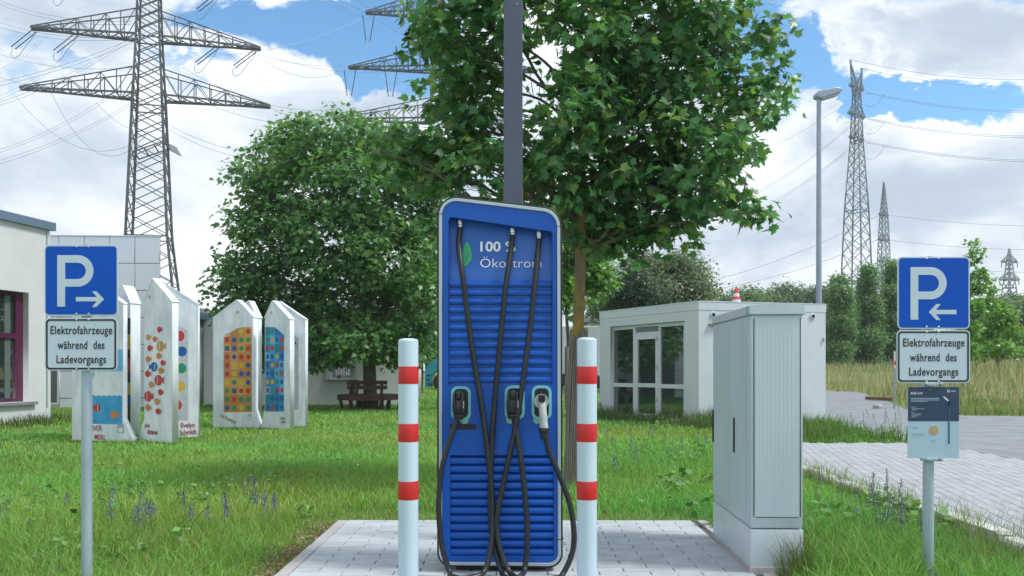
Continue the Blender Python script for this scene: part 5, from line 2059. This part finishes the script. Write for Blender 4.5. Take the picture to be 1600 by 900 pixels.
def simple_tree(label, px, Z, lst, n, per, sr, leaf, col, alt=None, alt_p=.2, seed=1, name='tree', group=None, tr_r=.12, depth=None, tpl=LEAF_CARD, up_w=.6, base_z=0.0, tw=False):
    rng = np.random.default_rng(seed)
    b = P(px, 577, Z)
    top = min(c[1] for c in lst)
    zt = H + (HY - top) * Z / F
    trn = [(b.x, Z, base_z - .1, tr_r), (b.x + .05, Z, base_z + (zt - base_z) * .3, tr_r * .85), (b.x - .05, Z, base_z + (zt - base_z) * .6, tr_r * .55), (b.x, Z, base_z + (zt - base_z) * .92, tr_r * .15)]
    return tree(name, label, (b.x, Z, base_z), clumps_px(lst, Z, depth or 1.5, rng), trn, n, per, sr, leaf, tpl, col, alt, alt_p, seed, group, None, 0, tw, .25, up_w)


# young trees right of the charger
simple_tree('slender young tree with bright leaves just right of the charger', 886, 27, [(895, 430, 30, 30), (925, 420, 30, 34), (900, 395, 36, 30), (880, 455, 22, 24), (935, 440, 22, 22), (915, 455, 22, 16), (890, 480, 16, 18), (900, 340, 40, 40)], 420, 10, .2, .18, (.12, .27, .06), (.18, .32, .07), .3, 21, 'young_tree', None, .07, .9, LEAF_LO, tw=True)
simple_tree('thin young tree between the left bollard and the teal truck', 658, 44, [(660, 520, 26, 30), (650, 480, 30, 30), (668, 545, 18, 16)], 220, 8, .3, .26, (.08, .19, .06), None, .2, 22, 'young_tree', None, .09, 1.2, LEAF_LO)
# trees behind the pavilion
simple_tree('grey green willow behind the pavilion roof', 1040, 48, [(1010, 435, 40, 35), (1055, 430, 45, 32), (1080, 450, 30, 24), (1030, 460, 45, 28), (1100, 460, 16, 22), (1000, 410, 22, 16), (1065, 410, 20, 14), (1040, 480, 50, 25)], 1500, 13, .36, .19, (.14, .20, .12), (.19, .25, .14), .25, 23, 'willow_tree', None, .2, 1.8)
simple_tree('dark conifer left of the willow behind the pavilion', 985, 44, [(985, 450, 26, 22), (990, 430, 16, 14), (975, 470, 30, 20), (1010, 475, 30, 22)], 700, 12, .30, .16, (.045, .095, .055), None, .2, 24, 'conifer_tree', None, .2, 1.4)
simple_tree('pale bushy tree left of the dark conifer', 955, 58, [(955, 470, 22, 20), (945, 482, 22, 16), (970, 455, 16, 18)], 420, 10, .42, .22, (.15, .24, .09), None, .2, 25, 'broadleaf_tree', None, .2, 1.6)
# distant wood over the pavilion roof
k = 0
wl = [(1130, 463, 20), (1168, 455, 22), (1200, 462, 22), (1228, 450, 24), (1258, 455, 20), (1282, 452, 20), (1310, 470, 22), (1345, 480, 24), (1412, 480, 22), (1528, 480, 22), (1552, 470, 20), (1575, 462, 18), (1598, 470, 22), (1625, 465, 24)]
woods = ['low tree at the left end of the far wood', 'far tree right behind the traffic cone', 'far tree second to the right of the traffic cone', 'tallest crown of the far wood left of the street lamp', 'far tree touching the street lamp on its left', 'far tree touching the street lamp on its right',
         'far tree behind the leftmost poplar', 'far tree filling the gap between the first poplars', 'far tree behind the right parking sign', 'far tree right beside the right parking sign', 'far tree left of the small pale pylon', 'far dark tree under the small pale pylon', 'far tree at the right edge of the picture', 'far tree cut by the right edge of the picture']
for (px, py, r), lab in zip(wl, woods):
    Zw = 105 + (k * 37) % 30
    col = [(.11, .20, .105), (.14, .235, .10), (.095, .18, .10)][k % 3]
    py += 14
    simple_tree(lab, px, Zw, [(px - r * .5, py + 6, r * .8, r * .7), (px + r * .5, py + 4, r * .8, r * .75), (px, py, r * .8, r * .8), (px - r * .3, py + 34, r * 1.1, r * 1.1), (px + r * .3, py + 66, r * 1.1, r * 1.2), (px, py + 95, r, r)],
                1100, 11, .75, .40, col, (.12, .19, .08), .15, 40 + k, 'broadleaf_tree', 'trees of the far wood', .3, 3.0)
    k += 1
# poplars
pop = [(1313, 437, 26, 'leftmost of the bushy poplars, just right of the street lamp'), (1357, 418, 26, 'tall poplar standing in front of the forked pylon'), (1393, 412, 24, 'poplar under the pointed pylon, left of the right sign'), (1335, 500, 18, 'short poplar in the gap below the forked pylon')]
for i, (px, top, r, lab) in enumerate(pop):
    lst = []
    yq = top + 8
    while yq < 560:
        u = (yq - top) / (560 - top)
        rad = r * .72 * min(1.0, .16 + 1.25 * u ** .8) * (1.0 if u < .85 else .9)
        lst.append((px + random.uniform(-3, 3), yq, rad, 14))
        yq += 13
    simple_tree(lab, px, 66 + i * 2.5, lst, 2000, 11, .28, .20, (.125, .24, .105), (.18, .30, .13), .25, 60 + i, 'poplar_tree', 'poplars beyond the meadow', .18, 1.6, up_w=.3)
# young maples on the right bank
simple_tree('bright young maple on the meadow right of the right sign', 1558, 40, [(1545, 475, 15, 11), (1562, 500, 22, 15), (1584, 520, 18, 13), (1537, 520, 18, 13), (1560, 545, 26, 12), (1532, 552, 14, 9), (1590, 552, 14, 9), (1548, 455, 9, 7), (1573, 484, 11, 9)], 300, 9, .16, .17, (.14, .30, .06), (.20, .36, .07), .3, 71, 'young_tree', None, .09, 1.1, LEAF_LO, base_z=.6, tw=True)
simple_tree('spindly young maple rising behind the right parking sign', 1512, 34, [(1520, 380, 6, 6), (1526, 398, 9, 6), (1514, 411, 9, 5), (1531, 428, 11, 6), (1520, 450, 14, 9), (1503, 440, 9, 7), (1543, 438, 8, 5), (1522, 480, 16, 12), (1516, 515, 15, 13), (1507, 548, 14, 13)], 190, 9, .13, .15, (.13, .28, .06), (.19, .34, .07), .3, 72, 'young_tree', None, .06, .7, LEAF_LO, base_z=.5, tw=True)

# ------------------------------------------------------------------ grass and herbs
def inside(x, y, poly):
    r = np.zeros(len(x), bool)
    n = len(poly)
    for i in range(n):
        x0, y0 = poly[i]
        x1, y1 = poly[(i + 1) % n]
        c = ((y0 > y) != (y1 > y)) & (x < (x1 - x0) * (y - y0) / ((y1 - y0) if y1 != y0 else 1e-9) + x0)
        r ^= c
    return r


PADP = [(PAD[0] - .085, 3), (PAD[1] + .085, 3), (PAD[1] + .085, PAD[3] + .005), (PAD[0] - .085, PAD[3] + .005)]
CABP = [(1.45, 5.17), (1.81, 5.17), (1.85, 6.36), (1.49, 6.36)]
BAYP = [(3.53, 2.5), (7.2, 2.5), (7.2, 14.52), (3.58, 14.52)]
PAVP = [(4.243, 19.26), (2.37, 22.9), (5.6, 23.9), (7.47, 20.2)]


def free_lawn(x, y):
    post = ((np.abs(x - 2.44 * y / 4.92) < .07) & (y < 4.93) & (y > 4.0)) | ((np.abs(x + 2.467 * y / 4.875) < .055) & (y < 4.89) & (y > 4.0))
    return ~(post | inside(x, y, PADP) | inside(x, y, CABP) | inside(x, y, BAYP) | inside(x, y, ROAD) | inside(x, y, PAVP) | ((x > 12.4) & (y > 23.4)))


def smooth_noise(x, y, sc, seed):
    """cheap value noise for patchy growth"""
    rg = np.random.default_rng(seed)
    g = rg.random((64, 64))
    u, v = x / sc, y / sc
    i, j = np.floor(u).astype(int), np.floor(v).astype(int)
    fu, fv = u - i, v - j
    fu, fv = fu * fu * (3 - 2 * fu), fv * fv * (3 - 2 * fv)
    G = lambda a, b: g[a % 64, b % 64]
    return (G(i, j) * (1 - fu) * (1 - fv) + G(i + 1, j) * fu * (1 - fv) + G(i, j + 1) * (1 - fu) * fv + G(i + 1, j + 1) * fu * fv)


def blades(name, x, y, z, h, w_, lean, tint, kind='stuff', mat=None, parent=None):
    n = len(x)
    rg = np.random.default_rng(n)
    a = rg.uniform(0, 2 * PI, n)
    b = rg.uniform(0, 2 * PI, n)
    sx, sy = np.cos(a) * w_, np.sin(a) * w_
    lx, ly = np.cos(b) * lean * h, np.sin(b) * lean * h
    V = np.zeros((n, 5, 3))
    V[:, 0] = np.stack([x - sx, y - sy, z], 1)
    V[:, 1] = np.stack([x + sx, y + sy, z], 1)
    V[:, 2] = np.stack([x - sx * .8 + lx * .3, y - sy * .8 + ly * .3, z + h * .55], 1)
    V[:, 3] = np.stack([x + sx * .8 + lx * .3, y + sy * .8 + ly * .3, z + h * .55], 1)
    V[:, 4] = np.stack([x + lx, y + ly, z + h * (1 - .25 * lean)], 1)
    T = np.array([(0, 1, 3), (0, 3, 2), (2, 3, 4)])
    TT = (T[None] + (np.arange(n) * 5)[:, None, None]).reshape(-1, 3)
    return stuff(np_mesh(name, V.reshape(-1, 3), TT, mat or M_grass, np.repeat(tint, 5, axis=0), parent))


def lawn_band(y0, y1, dens, hmin, hmax, wd, rng):
    wid = lambda yq: .64 * yq + 1.0
    area = (y1 - y0) * 2 * wid((y0 + y1) / 2)
    n = int(area * dens)
    y = rng.uniform(y0, y1, n)
    x = rng.uniform(-1, 1, n) * wid(y)
    k = free_lawn(x, y)
    x, y = x[k], y[k]
    n = len(x)
    pn = smooth_noise(x + 40, y + 40, 1.3, 2) * .6 + smooth_noise(x + 40, y + 40, .35, 3) * .4
    # clumped: drop blades where growth is thin
    keep = rng.random(n) < .55 + .6 * pn
    x, y, pn = x[keep], y[keep], pn[keep]
    n = len(x)
    right = np.clip((x - 1.6) / .5, 0, 1) * np.clip((9.5 - y) / 2.5, 0, 1) * (1 - .9 * np.clip((x - 2.7) / .5, 0, 1))
    kerbside = 1 - .45 * np.clip((x - 2.95) / .4, 0, 1) * (y < 11) * (x < 3.7)         # long grass right of the cabinet
    edge = np.clip((np.abs(x - (PAD[0] - .1)) - .0) / .45, 0, 1)
    trim = np.where((x < PAD[0]) & (y < 7.3), .25 + .75 * edge, 1.0)
    trim = np.where((x > PAD[0] - .1) & (x < 1.6) & (y < 7.6), .45, trim)
    h = (hmin + (hmax - hmin) * rng.random(n) ** 1.6) * (.55 + .9 * pn) * trim * (1 + .7 * right) * kerbside
    g = np.array([(.172, .39, .075)]) * (1 + rng.normal(0, .22, (n, 1)))
    g *= (.90 + .42 * smooth_noise(x + 90, y + 13, 1.9, 31))[:, None]
    g[:, 0] *= 1 + .8 * (smooth_noise(x + 9, y + 30, 2.2, 5) - .4)
    dry = rng.random(n) < (.05 + .22 * np.clip(smooth_noise(x + 70, y + 10, 1.6, 6) - .45, 0, 1) + .25 * (trim < .6))
    g[dry] = np.array([(.26, .21, .085)]) * (1 + rng.normal(0, .2, (dry.sum(), 1)))
    return blades('lawn_grass', x, y, np.full(n, -.045), h, wd * (.6 + .8 * rng.random(n)), .3 + .6 * rng.random(n), np.clip(g, .01, .5))


rng = np.random.default_rng(77)
LB = [(4.1, 7.5, 4200, .06, .19, .0026), (7.5, 11.5, 1900, .05, .17, .0040), (11.5, 18, 800, .04, .13, .0065), (18, 31, 280, .04, .13, .011), (31, 62, 50, .08, .2, .022)]
for b in LB:
    lawn_band(*b, rng)

# taller grass with seed heads in the right corner, weeds along the pavilion and on the island
def tall_tufts(n, x0, x1, y0, y1, h0, h1, wd, tintA, tintB, pb, rng, name='tall_grass', zf=None, mask=None, lean=(.15, .5)):
    x = rng.uniform(x0, x1, n)
    y = rng.uniform(y0, y1, n)
    k = free_lawn(x, y) if mask is None else mask(x, y)
    x, y = x[k], y[k]
    n = len(x)
    pn = smooth_noise(x + 20, y + 20, .5, 12)
    keep = rng.random(n) < .25 + pn
    x, y, pn = x[keep], y[keep], pn[keep]
    n = len(x)
    z = np.full(n, -.045) if zf is None else np.array([zf(a, b) - .05 for a, b in zip(x, y)])
    h = (h0 + (h1 - h0) * rng.random(n)) * (.6 + .6 * pn)
    g = np.array([tintA]) * (1 + rng.normal(0, .2, (n, 1)))
    d = rng.random(n) < pb
    g[d] = np.array([tintB]) * (1 + rng.normal(0, .2, (d.sum(), 1)))
    return blades(name, x, y, z, h, wd * (.6 + .8 * rng.random(n)), rng.uniform(*lean, n), np.clip(g, .01, .6))


tall_tufts(3000, 1.9, 3.3, 4.3, 7.6, .14, .32, .0022, (.14, .25, .05), (.26, .27, .12), .25, rng)
tall_tufts(420, 2.75, 3.5, 4.6, 6.3, .38, .66, .0014, (.16, .22, .08), (.28, .27, .15), .45, rng)
tall_tufts(1600, 3.42, 3.74, 5.6, 11.5, .10, .28, .0028, (.15, .27, .06), (.28, .28, .13), .3, rng, 'weeds', None, lambda x, y: x > 0)
tall_tufts(300, 1.50, 1.80, 5.0, 5.18, .12, .40, .0022, (.10, .17, .035), (.2, .2, .09), .3, rng)
tall_tufts(2600, 4.85, 7.0, 14.55, 18.2, .18, .48, .008, (.11, .22, .04), (.18, .22, .08), .2, rng, 'island_grass')
herb_mask = lambda x, y: free_lawn(x, y) & (((x - 2.37) * 3.64 + (y - 22.9) * 1.873) > -3.4)
tall_tufts(9000, 1.8, 4.9, 17.6, 23.2, .12, .42, .008, (.10, .19, .05), (.16, .20, .08), .22, rng, 'weeds', None, herb_mask)
tall_tufts(1500, 3.9, 4.9, 17.9, 19.3, .2, .55, .008, (.10, .19, .05), (.17, .19, .10), .3, rng, 'weeds')
tall_tufts(1500, -12.5, -10.6, 18.0, 22.0, .1, .3, .008, (.07, .13, .035), (.17, .17, .08), .3, rng, 'weeds')

# broad leaved herbs among the left lawn
def rosettes(n, x0, x1, y0, y1, size, rng, name='herbs'):
    x = rng.uniform(x0, x1, n)
    y = rng.uniform(y0, y1, n)
    k = free_lawn(x, y) & (smooth_noise(x + 5, y + 5, 1.1, 21) > .42)
    x, y = x[k], y[k]
    m_ = 9
    xi, yi = np.repeat(x, m_), np.repeat(y, m_)
    nn = len(xi)
    pos = np.stack([xi + rng.normal(0, .03, nn), yi + rng.normal(0, .03, nn), np.full(nn, -.02) + rng.uniform(0, .13, nn)], 1)
    cen = np.stack([xi, yi, np.full(nn, -.1)], 1)
    fr = leaf_frames(pos, cen, rng, .5, .6, .4)
    s = size * rng.uniform(.6, 1.3, nn)
    tn = tints_for(nn, rng, (.13, .28, .075), .2, (.17, .32, .09), .3)
    return stuff(leaves_mesh(name, pos, fr, s, tn, LEAF_CARD, M_grass, None))


rosettes(150, -4.8, -1.6, 5.4, 9.5, .06, rng)
rosettes(120, -9, 1.0, 9.5, 17, .06, rng)
rosettes(160, 1.6, 3.5, 6.0, 10.0, .10, rng)
rosettes(120, 2.0, 7.0, 10.0, 18.5, .08, rng)

# dry clippings and crumbs of soil along the pad edge
n = 900
lx_ = PAD[0] - .09 - np.abs(rng.normal(0, .10, n))
ly_ = rng.uniform(4.6, 7.0, n)
pos = np.stack([lx_, ly_, rng.uniform(-.035, .0, n)], 1)
fr = leaf_frames(pos, pos - np.array([[0, 0, .1]]), rng, 1, .2, .5)
stuff(leaves_mesh('litter', pos, fr, .022 * rng.uniform(.5, 1.5, n), tints_for(n, rng, (.24, .15, .10), .3, (.36, .28, .18), .3), LEAF_CARD, M_flower, None))

# dry meadow on the bank
bank_mask = lambda x, y: ~inside(x, y, ROAD) & (x > .345 * y) & (x < .62 * y + 2)
tall_tufts(30000, 12, 42, 23.5, 62, .35, .85, .014, (.42, .37, .21), (.20, .29, .10), .55, rng, 'meadow_grass', bank_h, bank_mask)
tall_tufts(9000, 12, 22, 23.3, 27.5, .15, .4, .011, (.19, .29, .08), (.38, .34, .18), .3, rng, 'meadow_grass', bank_h, lambda x, y: (x > 12.5))
tall_tufts(9000, 13, 42, 30, 60, .6, 1.25, .010, (.50, .45, .28), (.24, .28, .11), .25, rng, 'meadow_grass', bank_h, bank_mask)


# purple meadow sage
def sage(x, y, h, label, group, seed, dark=False, z=-.04):
    rg = np.random.default_rng(seed)
    t = thing('sage_flower', label, 'flower', (x, y, z), group)
    m = MB()
    bend = rg.normal(0, .05, 2)
    top = Vector((x + bend[0], y + bend[1], z + h))
    pts = [Vector((x, y, z)), Vector((x + bend[0] * .3, y + bend[1] * .3, z + h * .5)), top]
    sp = spline(pts, 4)
    m.tube(sp, [.003] * len(sp), 4)
    m.build('stem', M_stem, t)
    n = 60
    u = rg.random(n)
    L = h * .48
    pos = np.array(top)[None] - np.array([[0, 0, 1]]) * (u * L)[:, None] + rg.normal(0, 1, (n, 3)) * (np.array([[.011, .011, .004]]) * (.4 + u)[:, None])
    cen = np.array(top)[None] - np.array([[0, 0, 1]]) * (u * L + .01)[:, None]
    fr = leaf_frames(pos, cen, rg, .2, .9, .4)
    tn = tints_for(n, rg, (.11, .085, .28) if not dark else (.13, .12, .21), .25, (.22, .19, .38), .3)
    leaves_mesh('flower_spike', pos, fr, .015 * rg.uniform(.6, 1.2, n), tn, LEAF_CARD, M_flower, t)
    return t


GS = 'purple meadow sage'
sd_ = 100
LSA = 'purple sage spike in the grass between the left sign and the paved pad'
ws = []
for px, py in ((147, 795), (192, 775), (195, 800), (215, 790), (228, 780), (235, 795), (206, 808), (290, 785), (295, 795), (286, 800), (350, 780), (356, 775), (365, 790), (383, 770), (392, 755), (395, 742), (420, 775), (427, 770), (432, 782), (416, 790), (106, 768), (176, 790), (16, 800), (240, 805), (147, 815)):
    zz = GZ(py + 34)
    ws.append(sage((px - CX) * zz / F, zz, random.uniform(.20, .34), LSA, GS, sd_))
    sd_ += 1
number(ws, lambda o: o.location.x / o.location.y, '%s purple sage spike from the left in the lawn behind the left sign')
LSB = 'pale purple sage spike leaning over the kerb stones left of the right sign'
ws = []
for px, py in ((1357, 775), (1368, 760), (1373, 765), (1378, 790), (1388, 785), (1391, 755), (1320, 745), (1412, 790), (1430, 795), (1276, 735), (1442, 800), (1405, 775), (1383, 800)):
    zz = GZ(py + 55)
    ws.append(sage((px - CX) * zz / F - .02, zz, random.uniform(.30, .46), LSB, GS, sd_, True))
    sd_ += 1
number(ws, lambda o: o.location.x / o.location.y, '%s pale sage spike from the left leaning over the kerb stones')
LSC = 'greyish sage spike in the weeds on the grass island by the road'
ws = []
for px in (1335, 1350, 1362, 1372, 1381, 1392, 1400, 1410):
    zz = 16.0
    ws.append(sage((px - CX) * zz / F, zz, random.uniform(.42, .62), LSC, GS, sd_, True))
    sd_ += 1
number(ws, lambda o: o.location.x / o.location.y, '%s greyish sage spike from the left on the grass island by the road')
LSD = 'purple sage spike in the weeds in front of the pavilion'
ws = []
for px, py in ((950, 690), (965, 700), (985, 712), (1010, 690), (1040, 700), (975, 745), (1000, 735), (1085, 690), (1060, 710), (1100, 700), (960, 735)):
    zz = GZ(py + 8)
    ws.append(sage((px - CX) * zz / F, zz, random.uniform(.25, .4), LSD, GS, sd_))
    sd_ += 1
number(ws, lambda o: o.location.x / o.location.y, '%s purple sage spike from the left in front of the pavilion')

# small yellow and white flowers as one scatter
x = rng.uniform(-9, 9, 260); y = rng.uniform(7.5, 20, 260)
k = free_lawn(x, y)
x, y = x[k], y[k]
pos = np.repeat(np.stack([x, y, np.full(len(x), .07)], 1), 5, axis=0) + rng.normal(0, .012, (len(x) * 5, 3))
fr = leaf_frames(pos, pos - np.array([[0, 0, .1]]), rng, 1, .2, .3)
tn = np.where((np.repeat(rng.random(len(x)), 5) < .55)[:, None], np.array([[.55, .45, .03]]), np.array([[.6, .6, .58]]))
stuff(leaves_mesh('small_flowers', pos, fr, np.full(len(pos), .022), tn, LEAF_CARD, M_flower, None))

# odds and ends by the road
def odds():
    p = P(1366, 600, 33)
    o = MB().bbox((0, 0, .06), (.9, .12, .12), .01).build('timber_beam', principled('weathered_timber', (.20, .12, .08), .9, var=.4, vscale=8))
    o.location = (13.4, 31.0, .12)
    o.rotation_euler = (0, .03, -.5)
    tag(o, 'brown timber beam lying in the dry grass beside the road', 'timber')
    m = MB().bbox((0, 0, .06), (.42, .22, .13), .04)
    o = m.build('concrete_block', M_edging)
    o.location = (11.9, 27.6, -.02)
    o.rotation_euler = (0, 0, .9)
    tag(o, 'pale concrete block at the bend of the road edge', 'block')
    x, y = 12.3, 27.2
    x = (1397.5 - CX) * 27 / F
    t = thing('guide_post', 'narrow red and white guide post left of the right sign', 'post', (x, 27, 0))
    MB().bbox((x, 27, .9), (.05, .04, 1.85), .006).build('post', M_lampgrey, t)
    MB().bbox((x, 26.97, 1.55), (.055, .012, .55), .003).build('board', principled('guide_board', (.6, .58, .56), .5), t)
    MB().bbox((x, 26.96, 1.45), (.056, .012, .12), .003).build('red_band', M_red, t)
    for px, z, y0, lab in ((1505, 30, 612, 'short weathered tree stake behind the right sign'), (1558, 39.4, 605, 'long weathered stake supporting the bright young maple')):
        xx = (px - CX) * z / F
        hh = 1.9 if px > 1520 else 1.5
        tag(MB().tube([(xx, z, -.1), (xx, z, hh)], .055 if px < 1520 else .09, 8).build('tree_stake', M_reed), lab, 'stake')
    xx = (1533 - CX) * 60 / F
    tag(MB().tube([(xx, 60, 0), (xx, 60, 3.2)], .05, 8).build('metal_post', M_lampgrey), 'thin grey metal post among the trees right of the sign', 'post')
    xx = (886.5 - CX) * 26.6 / F
    tag(MB().tube([(xx, 26.6, -.1), (xx, 26.6, 1.95)], .085, 8).build('tree_stake', M_reed), 'grey stake supporting the slender tree right of the charger', 'stake')


odds()


# ------------------------------------------------------------------ the air between here and the far pylons
def haze():
    m = MB()
    m.box((0, 200, 36.5), (860, 460, 75.0))
    mt = bpy.data.materials.new('haze_air')
    mt.use_nodes = True
    nt = mt.node_tree
    for nd in list(nt.nodes):
        nt.nodes.remove(nd)
    o = nt.nodes.new('ShaderNodeOutputMaterial')
    v = nt.nodes.new('ShaderNodeVolumePrincipled')
    v.inputs['Color'].default_value = (.86, .93, 1.0, 1)
    v.inputs['Density'].default_value = .00045
    nt.links.new(v.outputs[0], o.inputs['Volume'])
    stuff(m.build('haze', mt))


haze()
